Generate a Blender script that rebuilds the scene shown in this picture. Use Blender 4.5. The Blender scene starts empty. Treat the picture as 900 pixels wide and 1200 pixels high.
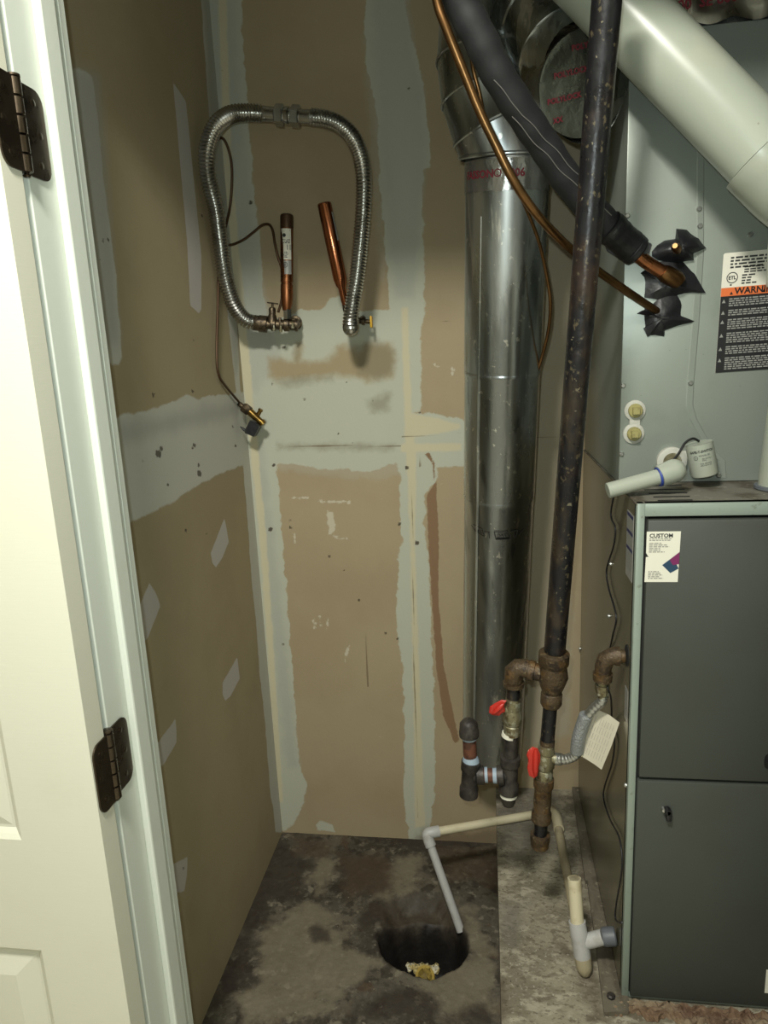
import bpy, math, random
import numpy as np
from mathutils import Vector, Matrix
random.seed(4)
S = bpy.context.scene
COL = S.collection
# ------------------------------------------------------------------ camera, world, lights
FPX, PITCH, YAW, ROLL = 831.2, .21865, .14847, -.04705
cp, sp, cy, sy, cr, sr = (math.cos(PITCH), math.sin(PITCH), math.cos(YAW), math.sin(YAW), math.cos(ROLL), math.sin(ROLL))
CF = Vector((-sy*cp, cy*cp, -sp)); _rt = Vector((cy, sy, 0)); _up = _rt.cross(CF)
CR = _rt*cr + _up*sr; CU = -_rt*sr + _up*cr
CAM = Vector((0, 0, 1.4))
cd = bpy.data.cameras.new('camera'); cam = bpy.data.objects.new('camera', cd); COL.objects.link(cam)
cd.sensor_fit = 'AUTO'; cd.sensor_width = 36; cd.lens = 36*FPX/1200; cd.clip_start = .02
M = Matrix((CR, CU, -CF)).transposed().to_4x4(); M.translation = CAM; cam.matrix_world = M
S.camera = cam
S.view_settings.view_transform = 'Standard'; S.view_settings.look = 'None'
S.view_settings.gamma = 1; S.view_settings.use_curve_mapping = False
S.view_settings.exposure = 0.0
W = bpy.data.worlds.new('world'); S.world = W; W.use_nodes = True
W.node_tree.nodes['Background'].inputs[0].default_value = (.75, .85, 1, 1)
W.node_tree.nodes['Background'].inputs[1].default_value = .05
def lamp(name, kind, loc, energy, color, size=.1, target=None):
    l = bpy.data.lights.new(name, kind); l.energy = energy; l.color = color
    if kind == 'AREA': l.shape = 'DISK'; l.size = size
    else: l.shadow_soft_size = size
    o = bpy.data.objects.new(name, l); COL.objects.link(o); o.location = loc
    if target: o.rotation_euler = (Vector(target)-Vector(loc)).to_track_quat('-Z', 'Y').to_euler()
    return o
lamp('ceiling_lamp', 'AREA', (-.25, .05, 2.38), 42, (1, .975, .88), .24, (-.2, .5, 0))
lamp('phone_flash', 'POINT', (-.022, .0, 1.44), 18.0, (.88, 1, .97), .006)

# ------------------------------------------------------------------ helpers
def ray(px, py): return CR*((px-450)/FPX) - CU*((py-600)/FPX) + CF
def P(px, py, y):                    # point of the plane at depth y
    d = ray(px, py); return CAM + d*(y/d.y)
def PX(px, py, x):
    d = ray(px, py); return CAM + d*(x/d.x)
def PZ(px, py, z):
    d = ray(px, py); return CAM + d*((z-1.4)/d.z)
def lin(c):
    return tuple(((v/255)/12.92 if v/255 <= .04045 else ((v/255+.055)/1.055)**2.4) for v in c) + (1,)
MATS = {}
def nd(nt, t, **k):
    n = nt.nodes.new(t)
    for a, b in k.items(): setattr(n, a, b)
    return n
def noise(nt, co, scale, detail=6, rough=.55, dist=0):
    n = nd(nt, 'ShaderNodeTexNoise'); n.inputs['Scale'].default_value = scale
    n.inputs['Detail'].default_value = detail; n.inputs['Roughness'].default_value = rough
    n.inputs['Distortion'].default_value = dist
    nt.links.new(co, n.inputs['Vector']); return n.outputs['Fac']
def mrange(nt, v, a, b, c=0, d=1, smooth=True):
    n = nd(nt, 'ShaderNodeMapRange'); n.interpolation_type = 'SMOOTHSTEP' if smooth else 'LINEAR'
    nt.links.new(v, n.inputs[0])
    for i, x in enumerate((a, b, c, d)): n.inputs[i+1].default_value = x
    return n.outputs[0]
def mixc(nt, f, a, b):
    n = nd(nt, 'ShaderNodeMix', data_type='RGBA')
    if isinstance(f, float): n.inputs[0].default_value = f
    else: nt.links.new(f, n.inputs[0])
    for s, v in ((n.inputs[6], a), (n.inputs[7], b)):
        if isinstance(v, tuple): s.default_value = v
        else: nt.links.new(v, s)
    return n.outputs[2]
def mat(name, col, rough=.6, metal=0, spots=(), bump=0, bscale=60, layers=(), stretch=(1, 1, 1), spec=.5, rvar=0, warp=0):
    """col sRGB; spots: (colour, noise scale, lo, hi, opacity, stretch); layers: (attribute, colour, softness, ragged amplitude, noise scale, opacity)"""
    m = bpy.data.materials.new(name); m.use_nodes = True; nt = m.node_tree
    b = nt.nodes['Principled BSDF']; tc = nd(nt, 'ShaderNodeTexCoord').outputs['Object']
    def mp(s, off=0):
        n = nd(nt, 'ShaderNodeMapping'); n.inputs['Scale'].default_value = s; n.inputs['Location'].default_value = (off, off*.7, off*.3)
        nt.links.new(tc, n.inputs['Vector']); return n.outputs[0]
    c = lin(col); hb = None
    for i, (sc, ns, lo, hi, op, st) in enumerate(spots):
        f = mrange(nt, noise(nt, mp(st, i*3.7), ns), lo, hi, 0, op)
        c = mixc(nt, f, c, lin(sc))
    for i, (at, lc, soft, amp, ns, op) in enumerate(layers):
        a = nd(nt, 'ShaderNodeAttribute', attribute_name=at).outputs['Fac']
        n1 = mrange(nt, noise(nt, mp((1, 1, 1), 11+i), ns, 8, .6), 0, 1, -amp, amp, False)
        ad = nd(nt, 'ShaderNodeMath', operation='ADD'); nt.links.new(a, ad.inputs[0]); nt.links.new(n1, ad.inputs[1])
        f = mrange(nt, ad.outputs[0], -soft, soft, 0, op)
        c = mixc(nt, f, c, lin(lc))
        if hb is None: hb = f
    if isinstance(c, tuple): b.inputs['Base Color'].default_value = c
    else: nt.links.new(c, b.inputs['Base Color'])
    b.inputs['Roughness'].default_value = rough; b.inputs['Metallic'].default_value = metal
    b.inputs['Specular IOR Level'].default_value = spec
    if rvar:
        nt.links.new(mrange(nt, noise(nt, mp(stretch, 5), bscale*.5), .3, .7, rough-rvar, rough+rvar), b.inputs['Roughness'])
    if bump:
        bp = nd(nt, 'ShaderNodeBump'); bp.inputs['Strength'].default_value = 1; bp.inputs['Distance'].default_value = bump
        nt.links.new(noise(nt, mp(stretch, 2), bscale), bp.inputs['Height']); out = bp.outputs[0]
        if warp:
            b2 = nd(nt, 'ShaderNodeBump'); b2.inputs['Distance'].default_value = warp
            nt.links.new(noise(nt, mp(stretch, 8), bscale*.15, 3), b2.inputs['Height']); nt.links.new(out, b2.inputs['Normal']); out = b2.outputs[0]
        nt.links.new(out, b.inputs['Normal'])
    MATS[name] = m; return m
I1 = (1, 1, 1)
mat('white_trim', (196, 202, 192), .38, bump=.0002, bscale=90, spots=[((190, 190, 178), 9, .55, .8, .35, I1)])
mat('door_paint', (198, 198, 182), .42, bump=.00012, bscale=40, stretch=(1, 1, 12), spots=[((182, 178, 158), 5, .55, .8, .35, I1)])
mat('room_paint', (196, 192, 178), .8)
mat('bronze', (86, 76, 64), .3, .95, bump=.0002, bscale=60, rvar=.1)
mat('galvanized', (186, 191, 192), .28, 1, bump=.0004, bscale=22, stretch=(1, 1, .25), rvar=.07, warp=.0012,
    spots=[((118, 122, 124), 16, .42, .6, .75, (1, 1, .05)), ((225, 225, 220), 80, .64, .68, .8, (1, 1, .7)), ((215, 215, 210), 26, .62, .65, .7, (1, 1, .04)), ((80, 82, 82), 34, .62, .68, .5, (1, 1, .1))])
mat('foil', (170, 168, 160), .34, 1, bump=.0012, bscale=26, rvar=.1, warp=.0015, spots=[((120, 112, 106), 12, .4, .6, .5, I1)])
mat('tape_clear', (150, 150, 148), .2, .9, bump=.002, bscale=50)
mat('red_print', (108, 30, 42), .5, .2)
mat('black_print', (28, 27, 26), .5)
mat('black_foam', (19, 20, 22), .7, bump=.0012, bscale=30, spots=[((110, 108, 104), 16, .66, .70, .5, (1, 1, .5))])
mat('black_tape', (22, 23, 26), .42, bump=.002, bscale=35)
mat('copper', (150, 98, 66), .3, 1, spots=[((84, 62, 44), 25, .45, .7, .75, I1)], rvar=.08, bscale=60)
mat('copper_dull', (124, 92, 60), .34, 1, spots=[((84, 66, 42), 30, .4, .7, .7, I1)])
mat('copper_bright', (168, 106, 74), .2, 1, spots=[((110, 70, 48), 10, .45, .7, .6, I1)])
mat('thin_copper', (80, 60, 42), .45, .6)
mat('foil_cap', (112, 115, 106), .3, .85, bump=.003, bscale=26, rvar=.12, warp=.004, spots=[((70, 72, 66), 9, .4, .65, .6, I1)])
mat('brass', (158, 128, 66), .32, 1, spots=[((92, 72, 40), 50, .4, .65, .8, I1)])
mat('brass_dirty', (128, 122, 96), .5, .7, spots=[((176, 178, 160), 70, .5, .6, .7, I1), ((80, 62, 38), 60, .55, .65, .7, I1)], bump=.0015, bscale=120)
mat('dark_brass', (92, 80, 62), .42, .8, spots=[((50, 44, 38), 80, .45, .6, .8, I1)], bump=.0008, bscale=150)
mat('chrome', (190, 192, 192), .16, 1)
mat('hose_steel', (186, 186, 182), .26, 1, spots=[((120, 116, 108), 40, .5, .7, .5, I1)])
mat('black_iron', (25, 25, 28), .36, .35, bump=.0009, bscale=70, rvar=.12, spots=[((92, 84, 64), 110, .60, .66, .75, (1, 1, .7)), ((66, 56, 44), 22, .5, .62, .6, (1, 1, .3)), ((120, 114, 94), 90, .67, .70, .8, I1), ((60, 46, 38), 14, .5, .7, .6, I1)])
mat('rusty_iron', (76, 62, 44), .5, .35, bump=.0026, bscale=130, spots=[((104, 78, 44), 40, .48, .64, .7, I1), ((124, 112, 84), 110, .6, .66, .6, I1), ((40, 33, 30), 55, .52, .66, .8, I1), ((150, 140, 120), 90, .68, .72, .7, I1)])
mat('dark_malleable', (66, 62, 58), .5, .45, bump=.0012, bscale=100, spots=[((40, 37, 36), 45, .45, .6, .8, I1)])
mat('rust_nipple', (104, 66, 50), .6, .3, bump=.001, bscale=80, spots=[((60, 40, 34), 40, .45, .6, .7, I1)])
mat('teflon', (142, 158, 172), .6, bump=.001, bscale=90)
mat('red_handle', (176, 42, 32), .4, bump=.0008, bscale=60, spots=[((222, 178, 160), 60, .66, .72, .6, I1)])
mat('pvc_white', (154, 160, 147), .3, spots=[((178, 174, 152), 9, .5, .75, .35, I1), ((110, 102, 90), 90, .72, .74, .5, I1)])
mat('pvc_aged', (196, 188, 160), .45, spots=[((150, 132, 96), 20, .5, .7, .5, I1), ((110, 92, 66), 70, .66, .72, .5, I1)])
mat('pvc_dirty', (158, 148, 122), .55, spots=[((104, 92, 70), 22, .45, .65, .6, I1)])
mat('pvc_grey', (172, 172, 170), .45, spots=[((130, 124, 112), 30, .5, .7, .5, I1)])
mat('pvc_inside', (120, 96, 62), .6)
mat('blue_primer', (40, 62, 140), .5)
mat('grey_rubber', (88, 92, 98), .5)
mat('coil_paint', (136, 143, 135), .34, .25, bump=.0003, bscale=14, warp=.0006, spots=[((112, 120, 112), 6, .5, .75, .5, I1), ((70, 72, 66), 120, .72, .75, .5, I1)])
mat('cabinet_trim', (134, 146, 136), .4, .15, spots=[((96, 96, 84), 60, .62, .7, .5, I1)])
mat('cabinet_side', (122, 118, 98), .22, .45, bump=.0003, bscale=10, warp=.0012, spots=[((90, 86, 72), 5, .4, .7, .5, I1), ((140, 134, 118), 60, .7, .73, .5, I1)])
mat('cabinet_top', (104, 102, 92), .6, .2, bump=.0006, bscale=60, spots=[((66, 58, 46), 14, .48, .62, .8, I1), ((150, 146, 134), 90, .64, .7, .6, I1)])
mat('door_gray', (60, 64, 59), .5, .0, bump=.00015, bscale=500, spots=[((55, 56, 50), 5, .4, .7, .5, I1)])
mat('dark_hole', (10, 10, 10), .8)
mat('label_white', (214, 212, 198), .5)
mat('label_side', (150, 150, 146), .35, .2)
mat('label_orange', (208, 106, 54), .5)
mat('label_black', (26, 27, 28), .45)
mat('label_blue', (36, 40, 84), .45)
mat('label_magenta', (110, 34, 84), .5)
mat('label_teal', (34, 62, 86), .5)
mat('split_line', (96, 94, 90), .7)
mat('print_grey', (138, 138, 130), .6)
mat('print_dark', (44, 46, 46), .6)
mat('tag_paper', (196, 190, 172), .6, bump=.001, bscale=30)
mat('galv_flex', (176, 178, 176), .3, .9)
mat('braid', (158, 162, 164), .45, .6, bump=.003, bscale=300)
mat('screw', (182, 184, 180), .3, .9)
mat('yellow_plastic', (206, 160, 26), .45)
mat('plug_yellow', (146, 139, 88), .55, spots=[((120, 112, 70), 60, .5, .6, .6, I1)])
mat('port_white', (176, 176, 166), .6, bump=.001, bscale=200)
mat('black_wire', (22, 22, 24), .45)
mat('plank', (98, 92, 78), .8, bump=.003, bscale=70, spots=[((74, 66, 54), 26, .45, .6, .8, (1, .3, 1)), ((146, 138, 120), 70, .6, .68, .6, I1)])
mat('debris_wood', (110, 88, 68), .85, bump=.003, bscale=60, spots=[((134, 120, 98), 20, .45, .6, .8, (.4, 1, 1)), ((78, 52, 38), 16, .55, .65, .7, (.5, 1, 1)), ((150, 116, 72), 24, .64, .70, .6, I1)])
mat('foam_crumb', (166, 150, 100), .8, bump=.004, bscale=90, spots=[((196, 192, 176), 60, .5, .58, .8, I1), ((90, 80, 60), 80, .6, .66, .7, I1)])
mat('yellow_pvc', (170, 146, 74), .5)

class MB:
    def __init__(s): s.v = []; s.f = []; s.sm = []
    def add(s, vs, fs, smooth=False):
        n = len(s.v); s.v += [Vector(v) for v in vs]; s.f += [tuple(i+n for i in f) for f in fs]; s.sm += [smooth]*len(fs); return s
    def box(s, a, b, bev=0):
        x0, y0, z0 = [min(a[i], b[i]) for i in range(3)]; x1, y1, z1 = [max(a[i], b[i]) for i in range(3)]
        if not bev:
            vs = [(x, y, z) for x in (x0, x1) for y in (y0, y1) for z in (z0, z1)]
            return s.add(vs, [(0, 1, 3, 2), (4, 6, 7, 5), (0, 4, 5, 1), (2, 3, 7, 6), (0, 2, 6, 4), (1, 5, 7, 3)])
        import bmesh
        bm = bmesh.new(); bmesh.ops.create_cube(bm, size=1)
        for v in bm.verts: v.co = Vector(((x0+x1)/2+v.co.x*(x1-x0), (y0+y1)/2+v.co.y*(y1-y0), (z0+z1)/2+v.co.z*(z1-z0)))
        bmesh.ops.bevel(bm, geom=bm.edges[:], offset=bev, segments=2, affect='EDGES', profile=.5)
        bm.verts.index_update(); s.add([v.co.copy() for v in bm.verts], [tuple(v.index for v in f.verts) for f in bm.faces]); bm.free(); return s
    def rev(s, pts, rad, seg=20, cap=True, up=None):
        """swept circle: one ring per point, own radius"""
        pts = [Vector(p) for p in pts]; n = len(pts); vs = []; T = []
        for i in range(n):
            t = pts[min(i+1, n-1)]-pts[max(i-1, 0)]
            if t.length < 1e-9: t = T[-1] if T else Vector((0, 0, 1))
            T.append(t.normalized())
        u = T[0].orthogonal().normalized() if up is None else (up-T[0]*up.dot(T[0])).normalized()
        for i in range(n):
            u = (u-T[i]*u.dot(T[i])).normalized(); w = T[i].cross(u); r = rad[i] if hasattr(rad, '__len__') else rad
            for k in range(seg):
                a = 2*math.pi*k/seg; vs.append(pts[i]+(u*math.cos(a)+w*math.sin(a))*r)
        fs = [(i*seg+k, i*seg+(k+1) % seg, (i+1)*seg+(k+1) % seg, (i+1)*seg+k) for i in range(n-1) for k in range(seg)]
        s.add(vs, fs, True)
        if cap:
            b = len(s.v)-len(vs); s.f += [tuple(b+k for k in reversed(range(seg))), tuple(b+(n-1)*seg+k for k in range(seg))]; s.sm += [False, False]
        return s
    def lathe(s, A, B, prof, seg=20):
        """prof (t,r): sharp steps come from doubled rings"""
        A = Vector(A); B = Vector(B); ax = (B-A).normalized(); u = ax.orthogonal().normalized(); w = ax.cross(u); vs = []
        for t, r in prof:
            c = A.lerp(B, t)
            for k in range(seg):
                a = 2*math.pi*k/seg; vs.append(c+(u*math.cos(a)+w*math.sin(a))*r)
        n = len(prof)
        fs = [(i*seg+k, i*seg+(k+1) % seg, (i+1)*seg+(k+1) % seg, (i+1)*seg+k) for i in range(n-1) for k in range(seg)]
        b = len(s.v); s.add(vs, fs, seg > 8)
        s.f += [tuple(b+k for k in reversed(range(seg))), tuple(b+(n-1)*seg+k for k in range(seg))]; s.sm += [False, False]; return s
    def prism(s, pts, off):
        """polygon given as 3D points, given thickness vector off"""
        pts = [Vector(p) for p in pts]; off = Vector(off); n = len(pts)
        return s.add(pts+[p+off for p in pts], [tuple(range(n)), tuple(reversed(range(n, 2*n)))]+[(i, i+n, (i+1) % n+n, (i+1) % n) for i in range(n)])
    def quad(s, a, b, c, d): return s.add([a, b, c, d], [(0, 1, 2, 3)])
def curve(ctrl, n=8):
    c = [Vector(p) for p in ctrl]; c = [c[0]*2-c[1]]+c+[c[-1]*2-c[-2]]; out = []
    for i in range(1, len(c)-2):
        a, b, d, e = c[i-1:i+3]
        for k in range(n):
            t = k/n; out.append(.5*((2*b)+(d-a)*t+(2*a-5*b+4*d-e)*t*t+(3*b-a-3*d+e)*t**3))
    return out+[c[-2]]
def pathp(lst, n=8, m=None):
    out = []
    for p in lst:
        q = P(*p)
        if m and q.x < LEFT+m: q = PX(p[0], p[1], LEFT+m)
        out.append(q)
    return curve(out, n)
def resample(pts, step):
    out = [pts[0]]; acc = 0
    for a, b in zip(pts, pts[1:]):
        L = (b-a).length; d = step-acc
        while d <= L: out.append(a.lerp(b, d/L)); d += step
        acc = (acc+L) % step
    return out
def mesh_obj(name, mb, m, parent=None):
    me = bpy.data.meshes.new(name); off = parent['_o'] if parent is not None else (0, 0, 0); off = Vector(off)
    me.from_pydata([v-off for v in mb.v], [], mb.f); me.update()
    me.polygons.foreach_set('use_smooth', mb.sm)
    o = bpy.data.objects.new(name, me); COL.objects.link(o)
    if m: me.materials.append(MATS[m])
    if parent is not None: o.parent = parent; o['_o'] = tuple(off)
    return o
def fixn(o):
    import bmesh
    bm = bmesh.new(); bm.from_mesh(o.data); bmesh.ops.recalc_face_normals(bm, faces=bm.faces[:]); bm.to_mesh(o.data); bm.free(); return o
def part(name, mb, m, parent, label=None):
    o = fixn(mesh_obj(name, mb, m, parent)); o.data.set_sharp_from_angle(angle=math.radians(38))
    if label: o['label'] = label
    return o
def thing(name, label, cat, loc, group=None):
    o = bpy.data.objects.new(name, None); COL.objects.link(o); o.location = loc; o.empty_display_size = .05
    o['label'] = label; o['category'] = cat; o['_o'] = tuple(loc)
    if group: o['group'] = group
    return o
def solo(name, mb, m, label, cat, group=None):
    o = fixn(mesh_obj(name, mb, m)); c = sum(mb.v, Vector())/len(mb.v)
    o.data.transform(Matrix.Translation(-c)); o.location = c
    o['label'] = label; o['category'] = cat
    if group: o['group'] = group
    return o
def struct(name, mb, m, parent=None):
    o = fixn(mesh_obj(name, mb, m, parent)); o['kind'] = 'structure'
    if parent is None: o['_o'] = (0, 0, 0)
    return o
def text_mb(body, size, place, align='LEFT', bold=0, mb=None):
    c = bpy.data.curves.new('t', 'FONT'); c.body = body; c.size = size; c.align_x = align; c.resolution_u = 2; c.offset = bold
    o = bpy.data.objects.new('t', c); COL.objects.link(o)
    me = bpy.data.meshes.new_from_object(o.evaluated_get(bpy.context.evaluated_depsgraph_get()))
    mb = mb or MB(); mb.add([place(v.co.x, v.co.y) for v in me.vertices], [tuple(p.vertices) for p in me.polygons])
    bpy.data.objects.remove(o); bpy.data.curves.remove(c); bpy.data.meshes.remove(me); return mb
def plane_place(O, U, V, eps=.0006):
    O = Vector(O); U = Vector(U).normalized(); V = Vector(V).normalized(); N = U.cross(V).normalized()
    return lambda u, v, e=1: O+U*u+V*v+N*(eps*e)
def rectp(mb, pl, u0, v0, u1, v1, e=1): return mb.quad(pl(u0, v0, e), pl(u1, v0, e), pl(u1, v1, e), pl(u0, v1, e))
def fine_print(mb, pl, u0, v0, u1, v1, lh, rnd=.3, e=2):
    v = v0
    while v > v1:
        u = u0; end = u1-(u1-u0)*random.random()*rnd
        while u < end:
            w = lh*random.uniform(.8, 2.6); rectp(mb, pl, u, v-lh*.55, min(u+w, end), v, e); u += w+lh*.45
        v -= lh
    return mb
# painted grids: signed distances to outlines, stored per vertex, drive the materials
def sdist(U, V, poly):
    d = np.full(U.shape, 1e9); ins = np.zeros(U.shape, bool); n = len(poly)
    for i in range(n):
        ax, ay = poly[i]; bx, by = poly[(i+1) % n]; ex, ey = bx-ax, by-ay
        t = np.clip(((U-ax)*ex+(V-ay)*ey)/(ex*ex+ey*ey+1e-12), 0, 1)
        d = np.minimum(d, (U-ax-t*ex)**2+(V-ay-t*ey)**2)
        c = (ay > V) != (by > V); xi = ax+(V-ay)*ex/(ey if abs(ey) > 1e-12 else 1e-12)
        ins ^= c & (U < xi)
    d = np.sqrt(d); return np.where(ins, d, -d)
def grid(name, axis, val, u0, u1, v0, v1, step, m, layers, kind='structure', hfun=None, flip=False):
    nu = int((u1-u0)/step)+1; nv = int((v1-v0)/step)+1
    U, V = np.meshgrid(np.linspace(u0, u1, nu), np.linspace(v0, v1, nv))
    H = np.full(U.shape, val) if hfun is None else hfun(U, V)
    co = {'y': (U, H, V), 'x': (H, U, V), 'z': (U, V, H)}[axis]
    co = np.stack(co, -1).reshape(-1, 3)
    i = np.arange(nu*nv).reshape(nv, nu); q = np.stack([i[:-1, :-1], i[:-1, 1:], i[1:, 1:], i[1:, :-1]], -1).reshape(-1, 4)
    if flip: q = q[:, ::-1]
    me = bpy.data.meshes.new(name); me.vertices.add(len(co)); me.vertices.foreach_set('co', co.ravel().astype(np.float32))
    me.loops.add(q.size); me.loops.foreach_set('vertex_index', q.ravel().astype(np.int32))
    me.polygons.add(len(q)); me.polygons.foreach_set('loop_start', np.arange(0, q.size, 4, dtype=np.int32))
    me.polygons.foreach_set('loop_total', np.full(len(q), 4, dtype=np.int32)) if False else None
    me.update(calc_edges=True); me.polygons.foreach_set('use_smooth', [True]*len(q))
    for an, polys in layers.items():
        d = np.full(U.shape, -.06)
        for sign, poly in polys:
            s = sdist(U, V, poly); d = np.maximum(d, s) if sign > 0 else np.minimum(d, -s)
        a = me.attributes.new(an, 'FLOAT', 'POINT'); a.data.foreach_set('value', np.clip(d, -.06, .06).ravel().astype(np.float32))
    o = bpy.data.objects.new(name, me); COL.objects.link(o); me.materials.append(MATS[m]); o['kind'] = kind; o['_o'] = (0, 0, 0); return o

BACK, LEFT, PADZ, PADX = 1.82, -.63, .185, .012
def bp(l): return [(P(x, y, BACK).x, P(x, y, BACK).z) for x, y in l]
def lp(l): return [(PX(x, y, LEFT).y, PX(x, y, LEFT).z) for x, y in l]
def fp(l): return [(PZ(x, y, 0).x, PZ(x, y, 0).y) for x, y in l]
def pp(l): return [(PZ(x, y, PADZ).x, PZ(x, y, PADZ).y) for x, y in l]
# ------------------------------------------------------------------ setting
tan = (158, 144, 116)
mat('drywall_back', tan, .85, bump=.0004, bscale=130, spots=[((148, 132, 104), 4, .4, .7, .6, I1), ((176, 164, 140), 60, .72, .76, .35, I1), ((96, 80, 60), 70, .74, .76, .5, I1)], layers=[
    ('thin', (160, 152, 132), .012, .02, 30, .75), ('mud', (174, 176, 160), .0025, .014, 30, 1.0), ('gray', (160, 162, 152), .014, .02, 22, .7), ('cream', (190, 182, 152), .004, .006, 30, .85),
    ('window', (148, 132, 100), .014, .022, 22, .9), ('smear_shade', (116, 110, 90), .014, .02, 30, .55), ('tear', (126, 100, 74), .002, .006, 50, 1.0), ('line', (104, 90, 66), .0012, .0012, 40, .75), ('dot', (56, 46, 34), .0012, .003, 80, .9), ('scuff', (196, 190, 172), .002, .01, 90, .7), ('damp', (84, 68, 46), .02, .03, 24, .6)])
mud = [(1, [(230, -120), (283, -120), (283, 0), (287, 80), (297, 213), (305, 280), (308, 340), (312, 365), (324, 545), (332, 640), (342, 774), (348, 860), (352, 905), (360, 915), (356, 940), (345, 965), (330, 975), (300, 975), (280, 700), (240, 100)]),
       (1, [(290, 380), (330, 372), (353, 363), (377, 362), (390, 350), (402, 347), (425, 365), (447, 363), (480, 366), (484, 545), (465, 543), (455, 543), (440, 551), (425, 553), (412, 552), (408, 548), (375, 550), (350, 545), (325, 543), (290, 545)]),
       (1, [(430, -120), (430, 0), (428, 33), (430, 83), (439, 117), (443, 167), (447, 233), (453, 317), (457, 380), (458, 480), (494, 484), (493, 400), (495, 394), (498, 325), (495, 250), (495, 200), (505, 196), (503, 158), (497, 100), (482, 46), (474, 0), (474, -120)]),
       (1, [(470, 480), (492, 484), (500, 484), (533, 489), (545, 493), (600, 493), (600, 548), (541, 547), (511, 546), (470, 550)]),
       (1, [(460, 530), (465, 544), (470, 558), (468, 596), (472, 631), (467, 653), (465, 701), (465, 748), (472, 777), (474, 850), (473, 930), (478, 975), (478, 990), (500, 990), (507, 955), (509, 930), (510, 850), (507, 777), (505, 710), (502, 647), (497, 622), (498, 580), (510, 565), (510, 533)]),
       (1, [(370, 966), (378, 962), (390, 966), (392, 975), (372, 974)])]
layers = {
    'mud': [(s, bp(l)) for s, l in mud],
    'thin': [(1, bp([(300, 530), (480, 530), (476, 556), (430, 562), (330, 552)])), (1, bp([(425, 40), (445, 40), (452, 330), (446, 330)])), (1, bp([(618, 430), (672, 430), (668, 860), (612, 880)])), (1, bp([(620, 120), (690, 120), (690, 430), (620, 430)]))],
    'gray': [(1, bp([(230, -100), (262, -100), (305, 330), (330, 420), (300, 460), (284, 440)])), (1, bp([(432, -100), (470, -100), (484, 60), (496, 110), (498, 190), (486, 350), (462, 350), (446, 160)])), (1, bp([(296, 520), (308, 520), (350, 900), (336, 900)]))],
    'cream': [(1, bp([(253, -100), (262, -100), (272, 200), (292, 420), (312, 627), (332, 940), (326, 940), (304, 627), (282, 420), (262, 200)])), (1, bp([(470, 360), (478, 360), (482, 484), (488, 540), (486, 640), (491, 780), (498, 968), (486, 970), (484, 780), (481, 640), (476, 540)])), (1, bp([(478, 484), (492, 486), (540, 497), (540, 503), (484, 512)])), (1, bp([(470, 520), (541, 520), (541, 528), (470, 530)]))],
    'window': [(1, bp([(315, 420), (330, 421), (345, 424), (349, 404), (353, 404), (352, 424), (384, 424), (392, 414), (396, 407), (415, 404), (420, 414), (430, 404), (459, 404), (464, 422), (458, 441), (430, 446), (395, 440), (360, 444), (325, 447), (316, 440)]))],
    'smear_shade': [(1, bp([(412, 402), (440, 399), (462, 410), (460, 436), (444, 446), (420, 440)])), (1, bp([(322, 446), (390, 438), (390, 446), (330, 454)])), (1, bp([(345, 405), (352, 400), (352, 412), (346, 420)])), (1, bp([(326, 521), (460, 522), (460, 526), (326, 526)])), (1, bp([(428, 470), (456, 462), (456, 480), (436, 482)]))],  # first outline paints the hose's soft shadow together with wall dirt
    'tear': [(1, bp([(500, 580), (511, 564), (514, 622), (514, 700), (520, 780), (530, 830), (538, 868), (533, 871), (520, 840), (511, 780), (506, 700), (502, 640)])), (1, bp([(497, 532), (503, 530), (510, 545), (511, 566), (508, 560), (507, 545), (501, 536)]))],
    'line': [(1, bp(l)) for l in [[(325, 521.5), (470, 521.5), (470, 523.5), (325, 523.5)], [(482, 540), (483, 540), (486, 780), (491, 960), (489.5, 960), (484.5, 780)], [(470, 511), (541, 507), (541, 508.5), (470, 512.5)], [(492, 530), (493.5, 530), (494, 548), (491, 548)], [(500, 375), (545, 377), (545, 378), (500, 376)], [(560, 512), (720, 512), (720, 513.5), (560, 513.5)], [(428, 740), (430, 740), (432, 805), (430, 805)], [(438, 665), (439, 665), (439, 682), (438, 682)]]],
    'dot': [(1, bp([(x-r, y-r), (x+r, y-r*.6), (x+r*.7, y+r), (x-r, y+r)])) for x, y, r in [(319, 450, 1.6), (357, 468, 1.8), (397, 508, 1.6), (414, 520, 1.5), (406, 448, 1.2), (321, 545, 2), (386, 652, 1.6), (403, 668, 1.3), (421, 703, 1.8), (468, 614, 2.4), (477, 548, 2.5), (341, 618, 2), (317, 620, 2.8), (489, 636, 2.5), (260, 82, 1.6), (294, 237, 2.6), (479, 104, 2), (452, 742, 1.5), (332, 755, 1.5), (437, 470, 1.2), (340, 610, 1.5), (333, 407, 2.2), (492, 483, 1.5), (466, 748, 2)]],
    'scuff': [(1, bp(l)) for l in [[(383, 598), (391, 600), (393, 622), (387, 626), (384, 612)], [(385, 626), (400, 629), (412, 633), (398, 632)], [(340, 582), (362, 582), (362, 584), (340, 584)], [(372, 586), (410, 587), (410, 590), (372, 588)], [(366, 724), (369, 724), (371, 737), (368, 737)], [(374, 722), (376, 722), (378, 736), (376, 736)], [(383, 725), (385, 725), (384, 737), (382, 737)], [(344, 625), (346, 625), (346, 636), (344, 636)], [(405, 760), (410, 757), (404, 775)], [(508, 424), (516, 430), (510, 430)], [(528, 430), (534, 432), (530, 440)]]],
    'damp': [(1, bp([(500, 968), (545, 975), (585, 972), (585, 1000), (480, 1000)]))]}
grid('wall_back', 'y', BACK, LEFT, .85, 0, 2.44, .006, 'drywall_back', layers)
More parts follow.
